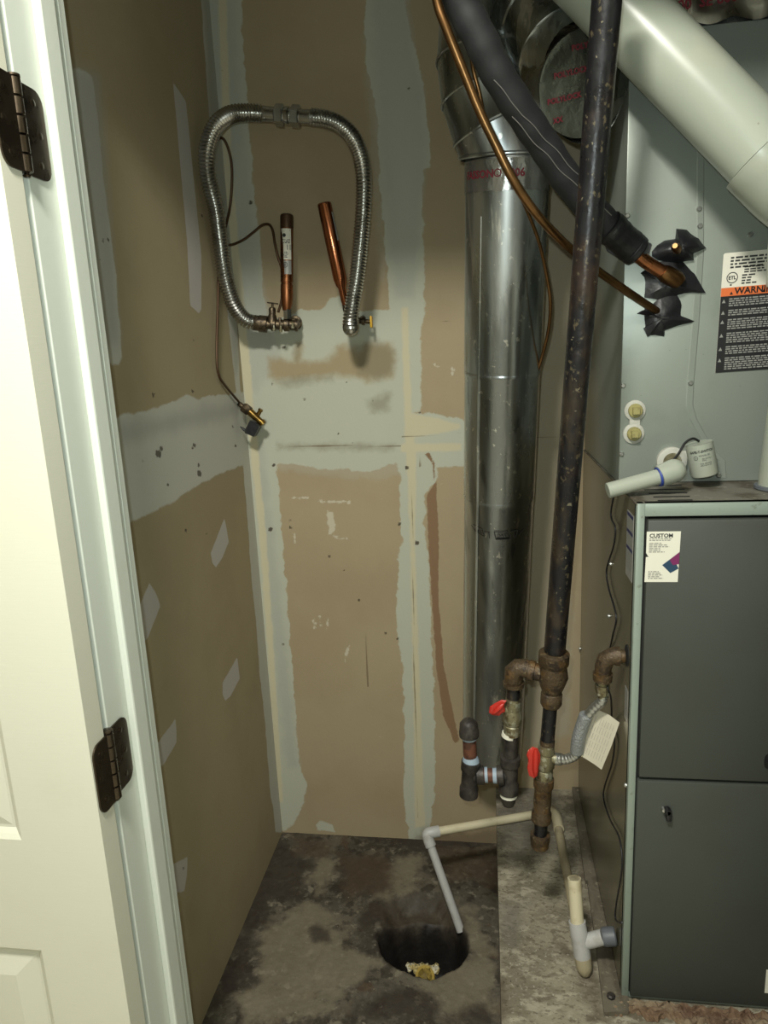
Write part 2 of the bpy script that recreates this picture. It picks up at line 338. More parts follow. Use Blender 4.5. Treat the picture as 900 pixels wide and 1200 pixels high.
mat('drywall_left', (156, 144, 114), .85, bump=.0004, bscale=130, spots=[((144, 130, 102), 4, .4, .7, .6, I1), ((160, 146, 118), 60, .72, .76, .3, I1), ((90, 76, 56), 80, .75, .77, .5, I1)], layers=[
    ('mud', (184, 184, 174), .003, .012, 16, 1.0), ('gray', (150, 150, 142), .02, .02, 12, .6), ('patch', (180, 176, 170), .0015, .003, 30, 1.0), ('dot', (58, 50, 40), .0012, .005, 80, .85)])
def big(x, y, r): return [(x-r, y-r*1.4), (x+r, y-r), (x+r*.6, y+r*1.4), (x-r, y+r)]
layers = {
    'mud': [(1, lp(l)) for l in [[(228, -150), (262, -150), (262, 20), (265, 150), (283, 480), (307, 627), (330, 975), (323, 975), (320, 945), (317, 935), (311, 852), (303, 777), (300, 727), (295, 680), (287, 567), (277, 460), (268, 380), (258, 290), (243, 107), (236, 0)],
                                 [(110, 493), (138, 487), (165, 483), (190, 475), (205, 470), (214, 464), (222, 463), (230, 467), (255, 463), (300, 458), (300, 541), (283, 545), (260, 555), (235, 566), (200, 590), (155, 612), (110, 636)],
                                 [(60, 60), (83, 78), (100, 83), (108, 93), (115, 147), (128, 260), (135, 317), (142, 393), (143, 418), (138, 427), (130, 426), (110, 400)]]],
    'gray': [(1, lp([(232, -100), (246, -100), (256, 110), (268, 260), (282, 420), (276, 440), (250, 200)])), (1, lp([(140, 500), (230, 480), (282, 472), (282, 486), (220, 500), (144, 520)])), (1, lp([(70, 60), (118, 90), (140, 400), (120, 420)]))],
    'patch': [(1, lp(l)) for l in [[(203, 97), (211, 108), (218, 119), (226, 200), (232, 260), (236, 300), (236, 362), (233, 367), (223, 358), (219, 280), (211, 190)], [(263, 607), (266, 622), (268, 635), (260, 655), (253, 665), (249, 660), (247, 648)], [(175, 683), (182, 694), (188, 710), (180, 730), (173, 748), (160, 760), (160, 718)], [(278, 770), (281, 795), (270, 816), (264, 821), (261, 814), (261, 800)], [(206, 842), (207, 870), (191, 897), (180, 897), (180, 875), (187, 868)], [(200, 1014), (209, 1010), (220, 1004), (219, 1025), (216, 1044), (207, 1047), (200, 1045)]]],
    'dot': [(1, lp(big(*a))) for a in [(186, 532, 3.5), (189, 526, 2), (228, 522, 2), (234, 555, 2.6), (233, 545, 1.5), (276, 522, 1.5), (180, 463, 1.8), (226, 458, 1.5), (227, 398, 1.2), (242, 625, 1.3), (167, 540, 1.6), (215, 1018, 1.5), (197, 568, 1.2), (237, 253, 1.2), (116, 306, 1.5), (121, 282, 1.5), (127, 281, 1.5), (218, 622, 1.2), (273, 500, 1.5), (226, 525, 1.2)]]}
grid('wall_left', 'x', LEFT, .90, BACK, 0, 2.44, .006, 'drywall_left', layers, flip=True)
# floor with the broken-out sump hole
hole = fp([(442, 1092), (443, 1103), (447, 1117), (452, 1125), (458, 1130), (468, 1136), (475, 1137), (487, 1143), (505, 1147), (523, 1140), (532, 1136), (538, 1132), (545, 1122), (549, 1112), (549, 1103), (547, 1094), (540, 1084), (530, 1077), (517, 1073), (497, 1070), (480, 1072), (466, 1077), (455, 1084), (446, 1088)])
slope = fp([(444, 1092), (448, 1066), (460, 1052), (485, 1044), (515, 1046), (532, 1056), (545, 1078), (548, 1096), (500, 1110)])
def hn(U, V, f, s): return np.sin(U*f+s)*np.cos(V*f*1.3+s*2)+.5*np.sin(U*f*2.3+V*f*1.7+s)+.25*np.sin(U*f*5.1-V*f*4.3)
def floor_h(U, V):
    wob = .0025*hn(U, V, 38, 1)
    s = sdist(U, V, hole)+wob; s2 = sdist(U, V, slope)+wob
    sm = lambda a, lo, hi: (lambda t: t*t*(3-2*t))(np.clip((a-lo)/(hi-lo), 0, 1))
    h = -.004*sm(s2, -.01, .02)-.028*sm(s2, 0, .05)
    return h-.15*sm(s, -.002, .014)+.012*hn(U, V, 60, 2)*sm(s, .01, .03)+.0006*hn(U, V, 40, 0)
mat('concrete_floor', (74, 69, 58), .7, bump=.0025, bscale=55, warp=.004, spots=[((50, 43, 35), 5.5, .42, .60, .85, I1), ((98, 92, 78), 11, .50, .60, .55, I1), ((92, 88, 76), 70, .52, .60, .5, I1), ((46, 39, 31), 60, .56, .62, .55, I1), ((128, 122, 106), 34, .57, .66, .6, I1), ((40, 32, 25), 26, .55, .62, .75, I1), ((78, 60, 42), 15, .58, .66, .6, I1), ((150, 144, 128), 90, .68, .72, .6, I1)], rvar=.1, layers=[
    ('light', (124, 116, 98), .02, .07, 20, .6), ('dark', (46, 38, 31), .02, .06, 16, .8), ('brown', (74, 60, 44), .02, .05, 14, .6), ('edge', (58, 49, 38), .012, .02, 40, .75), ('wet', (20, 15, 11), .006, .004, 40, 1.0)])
fl = lambda l: (1, fp([(220+x/2.368, 930+y/2.368) for x, y in l]))
layers = {
    'light': [fl(l) for l in [[(350, 165), (410, 180), (405, 235), (360, 285), (340, 230), (360, 200)], [(200, 390), (330, 300), (400, 330), (450, 420), (520, 470), (500, 520), (300, 600), (200, 500)], [(580, 180), (650, 170), (640, 240), (560, 300), (510, 300)], [(740, 300), (800, 330), (850, 420), (850, 620), (700, 620), (650, 520), (780, 460)], [(120, 560), (300, 500), (420, 620), (160, 640)]]],
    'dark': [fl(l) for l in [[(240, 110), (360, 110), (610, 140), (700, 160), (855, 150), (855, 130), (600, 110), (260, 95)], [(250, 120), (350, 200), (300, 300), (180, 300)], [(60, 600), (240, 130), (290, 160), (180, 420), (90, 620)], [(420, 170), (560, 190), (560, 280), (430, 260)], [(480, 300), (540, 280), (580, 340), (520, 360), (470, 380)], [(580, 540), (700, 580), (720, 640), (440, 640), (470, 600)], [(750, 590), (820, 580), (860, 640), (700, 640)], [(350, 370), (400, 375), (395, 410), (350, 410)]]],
    'brown': [fl(l) for l in [[(680, 150), (860, 150), (860, 260), (720, 240)], [(410, 160), (540, 170), (600, 240), (440, 300)], [(290, 120), (400, 130), (380, 170), (300, 170)]]],
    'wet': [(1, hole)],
    'edge': [(1, slope)]}
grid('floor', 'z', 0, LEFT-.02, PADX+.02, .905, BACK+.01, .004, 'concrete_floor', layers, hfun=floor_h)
mat('concrete_pad', (138, 132, 114), .85, bump=.002, bscale=90, spots=[((106, 100, 84), 20, .42, .58, .8, (.5, 1, 1)), ((164, 158, 140), 40, .52, .64, .75, (.6, 1, 1)), ((84, 76, 60), 44, .57, .65, .6, (.5, 1, 1)), ((92, 84, 68), 130, .54, .62, .7, (.6, 1, 1)), ((158, 152, 136), 150, .58, .64, .5, I1), ((190, 186, 172), 110, .67, .71, .8, I1), ((50, 42, 32), 100, .67, .70, .8, I1)], layers=[('dark', (78, 66, 52), .015, .03, 25, .7), ('gray', (96, 92, 84), .03, .06, 14, .65)])
pf = lambda l: (1, pp(l))
layers = {'dark': [pf([(655, 1105), (668, 1110), (672, 1125), (662, 1118)]), pf([(680, 1130), (700, 1132), (700, 1152), (680, 1154)]), pf([(585, 1150), (590, 1150), (590, 1200), (585, 1200)]), pf([(667, 990), (672, 990), (676, 1015), (668, 1012)]), pf([(672, 905), (678, 905), (690, 1030), (704, 1190), (696, 1190), (684, 1040)])],
          'gray': [pf([(583, 925), (620, 925), (625, 985), (583, 990)]), pf([(612, 900), (650, 900), (655, 990), (600, 1010)]), pf([(583, 1060), (620, 1060), (600, 1110), (583, 1110)])]}
grid('floor_platform', 'z', PADZ, PADX, .85, .905, BACK+.01, .005, 'concrete_pad', layers)
mb = MB().box((PADX, .905, 0), (.85, BACK+.01, PADZ-.002)); struct('floor_platform_curb', mb, 'concrete_pad')
# closet shell and the room the camera stands in
mb = MB().box((LEFT-.1, .91, 0), (LEFT-.003, BACK+.1, 2.5)); mb.box((LEFT-.1, BACK+.004, 0), (.95, BACK+.1, 2.5)); struct('wall_studs', mb, 'room_paint')
mb = MB().box((.85, .905, 0), (.95, BACK+.1, 2.5)); struct('wall_right', mb, 'room_paint')
mb = MB().box((LEFT-.1, .905, 2.44), (.95, BACK+.1, 2.54)); struct('ceiling', mb, 'room_paint')
mb = MB().box((-1.7, .80, 0), (-.52, .905, 2.5)); mb.box((.47, .80, 0), (1.6, .905, 2.5)); mb.box((-.52, .80, 2.06), (.47, .905, 2.5)); struct('wall_front', mb, 'room_paint')
mb = MB().box((-1.7, -1.6, 2.44), (1.6, .80, 2.5)); struct('ceiling_outer', mb, 'room_paint')
mb = MB().box((-1.7, -1.7, 0), (1.6, -1.6, 2.5)); mb.box((-1.8, -1.7, 0), (-1.7, .9, 2.5)); mb.box((1.6, -1.7, 0), (1.7, .9, 2.5)); struct('wall_outer', mb, 'room_paint')
mb = MB().box((-1.7, -1.6, -.05), (1.6, .905, 0)); struct('floor_outer', mb, 'room_paint')
# door frame
JX = -.5
mb = MB().box((JX-.02, .79, 0), (JX, .912, 2.05), .0015); mb.box((.45, .79, 0), (.47, .912, 2.05), .0015); mb.box((JX-.02, .79, 2.04), (.47, .912, 2.06), .0015)
jamb = struct('trim_1', mb, 'white_trim')
mb = MB().box((JX-.0005, .842, 0), (JX+.011, .876, 2.04), .003); struct('door_stop', mb, 'white_trim', jamb)
mb = MB().box((JX-.0005, .8995, 0), (JX+.0012, .9125, 2.04), .0005); struct('jamb_edge', mb, 'white_trim', jamb)
mb = MB().box((JX-.085, .776, 0), (JX-.008, .7895, 2.06), .003); mb.box((JX-.028, .772, 0), (JX-.013, .777, 2.06), .002); struct('trim_2', mb, 'white_trim')
# six panel door, swung fully open against the outer wall
DX1, DX0, DY, DT, DH = -.496, -1.256, .738, .035, 2.03
xs = [DX0, DX0+.115, DX0+.325, DX0+.435, DX0+.645, DX1]; xs = [DX1-(x-DX0) for x in xs][::-1]
pbz = PZ; zs = [.012, .165, .628, .800, 1.47, 1.60, 1.88, DH]
mb = MB(); panels = []
def F(x, z, d=0): return (x, DY+d, z)
for i in range(5):
    for j in range(7):
        x0, x1, z0, z1 = xs[i], xs[i+1], zs[j], zs[j+1]
        if i in (1, 3) and j in (1, 3, 5):
            prev = [F(x0, z0), F(x1, z0), F(x1, z1), F(x0, z1)]
            for ins, dep in ((.006, .004), (.012, .009)):
                cur = [F(x0+ins, z0+ins, dep), F(x1-ins, z0+ins, dep), F(x1-ins, z1-ins, dep), F(x0+ins, z1-ins, dep)]
                for k in range(4): mb.quad(prev[k], prev[(k+1) % 4], cur[(k+1) % 4], cur[k])
                prev = cur
            panels.append((x0+.012, x1-.012, z0+.012, z1-.012))
        else: mb.quad(F(x0, z0), F(x1, z0), F(x1, z1), F(x0, z1))
door = MB(); door.v = mb.v; door.f = mb.f; door.sm = mb.sm
yb = DY+DT
door.quad((DX1, DY, .012), (DX1, yb, .012), (DX1, yb, DH), (DX1, DY, DH)); door.quad((DX0, DY, .012), (DX0, yb, .012), (DX0, yb, DH), (DX0, DY, DH))
door.quad((DX0, yb, .012), (DX1, yb, .012), (DX1, yb, DH), (DX0, yb, DH)); door.quad((DX0, DY, DH), (DX1, DY, DH), (DX1, yb, DH), (DX0, yb, DH)); door.quad((DX0, DY, .012), (DX1, DY, .012), (DX1, yb, .012), (DX0, yb, .012))
dr = mesh_obj('door_1', door, 'door_paint'); dr['kind'] = 'structure'; dr['_o'] = (0, 0, 0)
for (x0, x1, z0, z1) in panels:
    p = MB(); prev = [F(x0, z0, .009), F(x1, z0, .009), F(x1, z1, .009), F(x0, z1, .009)]
    for ins, dep in ((.004, .009), (.035, .001)):
        cur = [F(x0+ins, z0+ins, dep), F(x1-ins, z0+ins, dep), F(x1-ins, z1-ins, dep), F(x0+ins, z1-ins, dep)]
        for k in range(4): p.quad(prev[k], prev[(k+1) % 4], cur[(k+1) % 4], cur[k])
        prev = cur
    p.quad(*prev); mesh_obj('door_panel', p, 'door_paint', dr)
# hinges
def hinge(z0, z1, lab):
    t = thing('door_hinge', lab, 'hinge', (JX, .787, (z0+z1)/2)); L = z1-z0
    def leaf(x, ya, yb2, corner_at_b):
        r = .015; sgn = 1 if yb2 > ya else -1; pts = [(x, ya, z0), ]
        for k in range(6):
            a = -math.pi/2+math.pi/2*k/5; pts.append((x, yb2-sgn*r+sgn*r*math.cos(a), z0+r+r*math.sin(a)))
        for k in range(6):
            a = math.pi/2*k/5; pts.append((x, yb2-sgn*r+sgn*r*math.cos(a), z1-r+r*math.sin(a)))
        pts.append((x, ya, z1)); return pts
    lf = part('leaf', MB().prism(leaf(JX+.0003, .7875, .8335, 1), (.0022, 0, 0)), 'bronze', t)
    l2 = part('leaf', MB().prism(leaf(DX1+.0003, .778, .7405, 1), (.0022, 0, 0)), 'bronze', t)
    n = 5; px = JX+.003
    for k in range(n):
        a = z0+L*k/n+.0008; b = z0+L*(k+1)/n-.0008
        part('knuckle', MB().lathe((px, .782, a), (px, .782, b), [(0, .0066), (.03, .0078), (.97, .0078), (1, .0066)], 20), 'bronze', t)
    part('hinge_pin', MB().lathe((px, .783, z0-.004), (px, .783, z1+.004), [(0, .003), (.02, .005), (.035, .003), (.965, .003), (.97, .0074), (.99, .0074), (1, .003)], 16), 'bronze', t)
    for i, fz in enumerate((.16, .5, .84)):
        part('screw', MB().lathe((JX+.002, .815+(.006 if i == 1 else 0), z0+L*fz), (JX+.0034, .815+(.006 if i == 1 else 0), z0+L*fz), [(0, .004), (.6, .004), (1, .002)], 12), 'bronze', t)
        part('screw', MB().lathe((DX1+.002, .756-(.005 if i == 1 else 0), z0+L*fz), (DX1+.0034, .756-(.005 if i == 1 else 0), z0+L*fz), [(0, .004), (.6, .004), (1, .002)], 12), 'bronze', t)
hinge(1.612, 1.708, 'upper bronze door hinge near the top left corner, round-cornered leaves')
hinge(.838, .934, 'lower bronze door hinge between the white door edge and jamb')
# ------------------------------------------------------------------ furnace
FX, FY, FT, FB = .238, 1.157, 1.147, PADZ+.003
FX1 = FX+.54
t = thing('furnace', 'dark grey two-door gas furnace cabinet standing on the concrete platform', 'furnace', (FX+.27, FY, PADZ))
mb = MB(); ty = 1.80
mb.box((FX, FY+.012, FB), (FX+.003, ty, FT-.0032)); mb.box((FX1-.003, FY+.012, FB), (FX1, ty, FT-.001)); mb.box((FX, ty-.003, FB), (FX1, ty, FT-.001)); mb.box((FX, FY+.012, FB), (FX1, ty, FB+.01))
part('cabinet', mb, 'cabinet_side', t)
mb = MB().box((FX-.0008, FY+.004, FT-.003), (FX1, ty, FT), .0006); top = part('top_panel', mb, 'cabinet_top', t)
for k in range(5):
    a = PZ(758+k*5.5, 570+k*0+k*4.2, FT); b = PZ(800+k*3, 570+k*4.2, FT); a.z = b.z = FT+.0005
    mbv = MB().box((a.x-.012, a.y-.0018, FT-.0004), (b.x, a.y+.0018, FT+.0012)); part('vent_slot', mbv, 'dark_hole', top)
mb = MB().box((FX, FY, FB), (FX+.0125, FY+.02, FT), .0015); mb.box((FX1-.0125, FY, FB), (FX1, FY+.02, FT), .0015); mb.box((FX+.012, FY, FT-.021), (FX1-.012, FY+.02, FT), .0015); mb.box((FX+.0125, FY+.004, FB), (FX1-.0125, FY+.02, FB+.012), .001)
part('front_frame', mb, 'cabinet_trim', t)
mb = MB().box((FX+.012, FY+.006, FB), (FX+.0185, FY+.02, FT-.02)); part('door_gap', mb, 'dark_hole', t)
zu = P(760, 912, FY).z; 
ud = part('upper_door', MB().box((FX+.0165, FY-.004, zu+.003), (FX1-.016, FY+.02, FT-.026), .003), 'door_gray', t)
ld = part('lower_door', MB().box((FX+.0145, FY-.004, FB+.010), (FX1-.016, FY+.02, zu-.003), .003), 'door_gray', t)
mb = MB(); hp = P(897, 892, FY-.004); pts = []
for k in range(24):
    a = 2*math.pi*k/24; cx, cz = math.cos(a), math.sin(a)
    pts.append((hp.x+.012*(1 if cx > 0 else -1)*abs(cx)**.5+.010, FY-.0052, hp.z+.014*(1 if cz > 0 else -1)*abs(cz)**.6))
part('handle_recess', MB().prism([(p[0]*1.0+(.012 if p[0] > hp.x+.01 else 0), p[1], p[2]) for p in pts], (0, .002, 0)), 'label_black', ud)
kp = P(781, 948, FY-.004)
kb = part('door_catch', MB().lathe(kp, kp+Vector((0, -.012, 0)), [(0, .006), (.5, .006), (1, .0045)], 14).box((kp.x-.002, FY-.016, kp.z-.017), (kp.x+.0065, FY-.004, kp.z+.004), .0015), 'black_wire', ld)
part('catch_screw', MB().lathe(kp+Vector((-.006, 0, .001)), kp+Vector((-.006, -.008, .001)), [(0, .0035), (1, .003)], 12), 'screw', kb)
wl = P(899, 1150, FY-.004); part('label', MB().box((wl.x-.003, FY-.0048, wl.z-.025), (wl.x+.05, FY-.0038, wl.z+.025)), 'label_white', ld, 'small white label low on the door')
def sub_text(parent, name, mb, m): 
    o = mesh_obj(name, mb, m, parent); return o
# service card on the upper door
c0 = P(758, 623, FY-.0045); c1 = P(798, 622, FY-.0045); c2 = P(757, 682, FY-.0045)
pl = plane_place(c0, (1, 0, 0), (0, 0, 1), .0003); cw = (c1-c0).x; ch = c0.z-c2.z
mb = MB().prism([pl(0, 0), pl(cw, 0), pl(cw-.0015, -ch), pl(-.001, -ch), pl(0, -ch*.50), pl(cw*.08, -ch*.50), pl(0, -ch*.42)], (0, .0004, 0)); card = part('service_card', mb, 'label_white', t, 'white service card stuck on upper door')
mb = text_mb('CUSTOM', ch*.105, lambda u, v: pl(u+cw*.08, v-ch*.115, 2), bold=.0003); mesh_obj('lettering', mb, 'print_dark', card)
mb = MB(); fine_print(mb, pl, cw*.08, -ch*.13, cw*.75, -ch*.19, ch*.032, .1); fine_print(mb, pl, cw*.08, -ch*.22, cw*.7, -ch*.42, ch*.034, .5); fine_print(mb, pl, cw*.08, -ch*.78, cw*.55, -ch*.95, ch*.034, .4)
mesh_obj('fine_print', mb, 'print_grey', card)
mb = MB(); mb.quad(pl(cw*.49, -ch*.66, 2), pl(cw*.74, -ch*.82, 2), pl(cw*.98, -ch*.73, 2), pl(cw*.80, -ch*.50, 2)); mesh_obj('blue_stripe', mb, 'label_teal', card)
mb = MB(); mb.quad(pl(cw*.70, -ch*.555, 3), pl(cw*.80, -ch*.66, 3), pl(cw*.98, -ch*.64, 3), pl(cw*.985, -ch*.40, 3)); mesh_obj('magenta_stripe', mb, 'label_magenta', card)
# rating label on the side, and a painted tag reflection below it
pls = lambda py0, py1: None
a = PX(742, 604, FX); b = PX(724, 590, FX); c = PX(741, 684, FX)
pl = plane_place((FX, a.y, a.z), (0, 1, 0), (0, 0, 1), -.0006); w = .055; h = a.z-c.z
sl = part('rating_label', MB().box((FX-.0006, FY+.022, a.z-h), (FX-.0001, FY+.022+w, a.z)), 'label_side', t)
pl = lambda u, v, e=1: Vector((FX-.0006-.0003*e, FY+.022+w-u, a.z+v))
mb = MB(); 
for k in range(3): rectp(mb, pl, .002, -h*(.02+k*.25), w-.002, -h*(.07+k*.25))
mesh_obj('blue_bar', mb, 'label_blue', sl)
mb = MB()
for k in range(3): fine_print(mb, pl, .003, -h*(.10+k*.25), w-.003, -h*(.24+k*.25)-(h*.12 if k == 2 else 0), h*.025, .2, 1)
mesh_obj('fine_print', mb, 'print_grey', sl)
mb = MB().box((FX-.0008, FY+.025, PX(744, 850, FX).z-.03), (FX-.0002, FY+.05, PX(744, 850, FX).z+.03)); part('tag_reflection', mb, 'label_side', t)  # pale plate painted in as the hanging paper tag's reflection
for px, py in [(716, 661), (714, 722), (697, 795), (734, 920), (680, 760)]:
    p = PX(px, py, FX); part('screw', MB().lathe(p, p+Vector((-.004, 0, 0)), [(0, .0042), (.5, .0042), (1, .0028)], 12), 'screw', t)
p = PX(735, 768, FX); part('gas_knockout', MB().lathe(p+Vector((.001, 0, 0)), p+Vector((-.0012, 0, 0)), [(0, .019), (1, .019)], 24), 'dark_hole', t)
# ------------------------------------------------------------------ evaporator coil cabinet
CY, CX = 1.335, FX+.002; CT = P(850, 27, CY).z
t = thing('coil_cabinet', 'grey-green sheet metal coil cabinet on top of the furnace', 'cabinet', (CX+.26, CY+.2, FT))
part('casing', MB().box((CX, CY, FT+.001), (CX+.53, 1.80, CT), .0015), 'coil_paint', t)
pts = [(821, 120), (821, 165), (820.5, 300), (815, 380), (809, 450), (808, 475), (812, 490), (822, 509), (834, 528), (846, 540), (847, 560)]
lf = [P(x-4.5, y, CY) for x, y in pts]; rg = [P(x+4.5, y, CY) for x, y in pts]
mb = MB()
for i in range(len(pts)-1):
    o = Vector((0, -.0009, 0)); a0, a1, b0, b1 = lf[i], lf[i+1], rg[i], rg[i+1]; a0i = a0.lerp(b0, .14)+o; a1i = a1.lerp(b1, .14)+o; b0i = a0.lerp(b0, .86)+o; b1i = a1.lerp(b1, .86)+o
    mb.quad(a0, a1, a1i, a0i); mb.quad(a0i, a1i, b1i, b0i); mb.quad(b0i, b1i, b1, b0)
part('pressed_rib', mb, 'coil_paint', t)
for px, py in [(819, 245), (820, 265), (809, 449), (728, 532), (842, 557), (735, 253), (730, 452), (879, 275)]:
    p = P(px, py, CY); part('screw', MB().lathe(p, p+Vector((0, -.004, 0)), [(0, .0045), (.5, .0045), (1, .003)], 12), 'screw', t)
def ring_pts(c, r, n=20, rx=1): return [(c.x+r*rx*math.cos(2*math.pi*k/n), c.y, c.z+r*math.sin(2*math.pi*k/n)) for k in range(n)]
pa = P(744, 481, CY-.002); pb = P(742.5, 508, CY-.002)
mb = MB().lathe(pa+Vector((0, .002, 0)), pa+Vector((0, -.003, 0)), [(0, .0185), (.7, .0185), (1, .016)], 22).lathe(pb+Vector((0, .002, 0)), pb+Vector((0, -.003, 0)), [(0, .0185), (.7, .0185), (1, .016)], 22).box((pa.x-.009, CY-.0045, pb.z), (pa.x+.009, CY, pa.z))
dp = part('drain_port_plate', mb, 'port_white', t)
for q in (pa, pb):
    mb = MB().lathe(q+Vector((0, -.002, 0)), q+Vector((0, -.010, 0)), [(0, .0125), (.8, .0125), (1, .011)], 18).lathe(q+Vector((0, -.009, 0)), q+Vector((0, -.016, 0)), [(0, .009), (1, .008)], 4)
    part('drain_plug', mb, 'plug_yellow', dp)
q = P(786, 540, CY); mb = MB().lathe(q, q+Vector((0, -.012, 0)), [(0, .026), (.8, .026), (1, .022)], 26); pr = part('drain_outlet', mb, 'port_white', t)
part('outlet_opening', MB().lathe(q+Vector((0, -.0115, 0)), q+Vector((0, -.0125, 0)), [(0, .016), (1, .016)], 22), 'brass_dirty', pr)
mb = MB().box((q.x+.0, CY-.006, q.z+.003), (q.x+.035, CY, q.z+.018), .001); part('outlet_bracket', mb, 'port_white', t)
# warning label
TL = P(848, 297, CY-.0005); BL = P(838, 437, CY-.0005); V = (TL-BL).normalized(); U = Vector((V.z, 0, -V.x)); U = Vector((.9995, 0, .03)); H = (TL-BL).length; Wd = .135
pl = plane_place(TL, U, V, .0004)
lb = part('warning_label', MB().prism([pl(.002, 0), pl(Wd, 0), pl(Wd, -H), pl(0, -H), pl(0, -.002)], (0, .0005, 0)), 'label_white', t)
k1 = H*.285; k2 = H*.355
mb = MB(); rectp(mb, pl, 0, -k2, Wd, -k1, 2); mesh_obj('orange_band', mb, 'label_orange', lb)
mb = MB(); rectp(mb, pl, 0, -H, Wd, -k2, 2); mesh_obj('black_panel', mb, 'label_black', lb)
mb = text_mb('WARNING', H*.075, lambda u, v: pl(u+.022, v-k2+H*.012, 3), bold=.0004); text_mb('\u25B2', H*.05, lambda u, v: pl(u, v, 3), mb=mb) if False else None
mb.quad(pl(.014, -k2+.002, 3), pl(.0195, -k2+.002, 3), pl(.0168, -k2+.0075, 3), pl(.0168, -k2+.0075, 3)); mb.quad(pl(.066, -k2+.002, 3), pl(.0715, -k2+.002, 3), pl(.069, -k2+.0075, 3), pl(.069, -k2+.0075, 3)); mesh_obj('lettering', mb, 'label_black', lb)
mb = MB(); fine_print(mb, pl, .012, -H*.035, .085, -H*.12, H*.026, .3); fine_print(mb, pl, .035, -H*.12, .085, -H*.17, H*.02, .5); fine_print(mb, pl, .032, -H*.185, .056, -H*.26, H*.022, .4, 2)
ec = (.0165, -H*.205); 
for k in range(24):
    a, b = 2*math.pi*k/24, 2*math.pi*(k+1)/24
    mb.quad(*[pl(ec[0]+r*math.cos(x), ec[1]+r*math.sin(x), 2) for r, x in ((.0078, a), (.0078, b), (.0092, b), (.0092, a))])
text_mb('ETL', .0078, lambda u, v: pl(u+ec[0], v+ec[1]-.0027, 2), 'CENTER', .0003, mb); rectp(mb, pl, .0135, -H*.27, .0165, -H*.258, 2); mesh_obj('fine_print', mb, 'print_dark', lb)
mb = MB(); v = -k2-.004
for blk, n in enumerate((4, 3, 5, 5, 4, 6)):
    fine_print(mb, pl, .014, v, Wd-.01, v-n*H*.0185+.0003, H*.0185, .15, 3)
    cx = .0055; cz = v-H*.02; mb.quad(pl(cx-.003, cz-.003, 3), pl(cx+.003, cz-.003, 3), pl(cx, cz+.003, 3), pl(cx, cz+.003, 3)); v -= n*H*.0185+H*.022
mesh_obj('fine_print', mb, 'label_side', lb)
# foil covered plenum
t = thing('foil_plenum', 'foil-wrapped duct plenum above the grey-green coil cabinet', 'duct', (CX+.26, CY+.2, CT))
mb = MB(); nx, nz = 60, 40; vs = []
for j in range(nz+1):
    for i in range(nx+1):
        x = CX+.003+.525*i/nx; z = CT+.002+.36*j/nz+.004*math.sin(i*.8); vs.append((x, CY-.006-.003*math.sin(i*.7+j*.4)*math.cos(j*.6-i*.2)-.0012*random.random(), z))
mb.add(vs, [(j*(nx+1)+i, j*(nx+1)+i+1, (j+1)*(nx+1)+i+1, (j+1)*(nx+1)+i) for j in range(nz) for i in range(nx)])
part('foil_facing', mb, 'foil', t); part('plenum_box', MB().box((CX+.002, CY+.004, CT+.001), (CX+.528, 1.80, CT+.37)), 'galvanized', t)
mb = MB(); q = P(783, 8, CY); pl = plane_place((q.x, CY-.016, q.z), (1, 0, .06), (0, 0, 1), 0)
text_mb('100  SE 606', .021, lambda u, v: pl(u, v-.014), bold=.0006, mb=mb); text_mb('100  SE 606', .021, lambda u, v: pl(u+.005, v-.055), bold=.0006, mb=mb) if False else None
mesh_obj('lettering', mb, 'red_print', t)
# ------------------------------------------------------------------ flue with elbow and capped branch
t = thing('flue_duct', 'tall round galvanized duct with elbow and foil-capped side branch', 'duct', P(576, 880, 1.70))
FL = [(595, 184, 1.478), (594, 205, 1.49), (593, 235, 1.50), (587, 400, 1.57), (580, 600, 1.64), (577, 700, 1.67), (576.5, 882, 1.70)]
RF = .0795
ax = [P(*p) for p in FL]; A0, A1 = ax[0], ax[-1]
def on_ax(py):
    for (x0, y0, d0), (x1, y1, d1) in zip(FL, FL[1:]):
        if y0 <= py <= y1: s = (py-y0)/(y1-y0); return P(x0+(x1-x0)*s, py, d0+(d1-d0)*s)
A0 = on_ax(186); A1 = on_ax(882); 
def at_py(py):
    s = 0
    lo, hi = 0., 1.
    for _ in range(30):
        m_ = (lo+hi)/2; q = A0.lerp(A1, m_)-CAM; y_ = 600-FPX*q.dot(CU)/q.dot(CF)
        if y_ < py: lo = m_
        else: hi = m_
    return lo
t1, t2 = at_py(432), at_py(577)
def tube_sec(ta, tb, r0, r1, bead=True, bottom=False):
    mb = MB(); L = (A1-A0).length; e = .004/L; prof = [(ta, r0)]
    if bead: prof += [(ta+e, r0+.0012), (ta+2*e, r0+.0012), (ta+3*e, r0)]
    prof += [(tb-e*.5, r1), (tb, r1)]
    return mb.lathe(A0, A1, prof, 72)
part('duct_section', tube_sec(0, t1, RF, RF), 'galvanized', t); part('duct_section', tube_sec(t1, t2, RF-.0012, RF-.0012), 'galvanized', t); part('duct_section', tube_sec(t2, 1, RF-.0024, RF-.0030), 'galvanized', t)
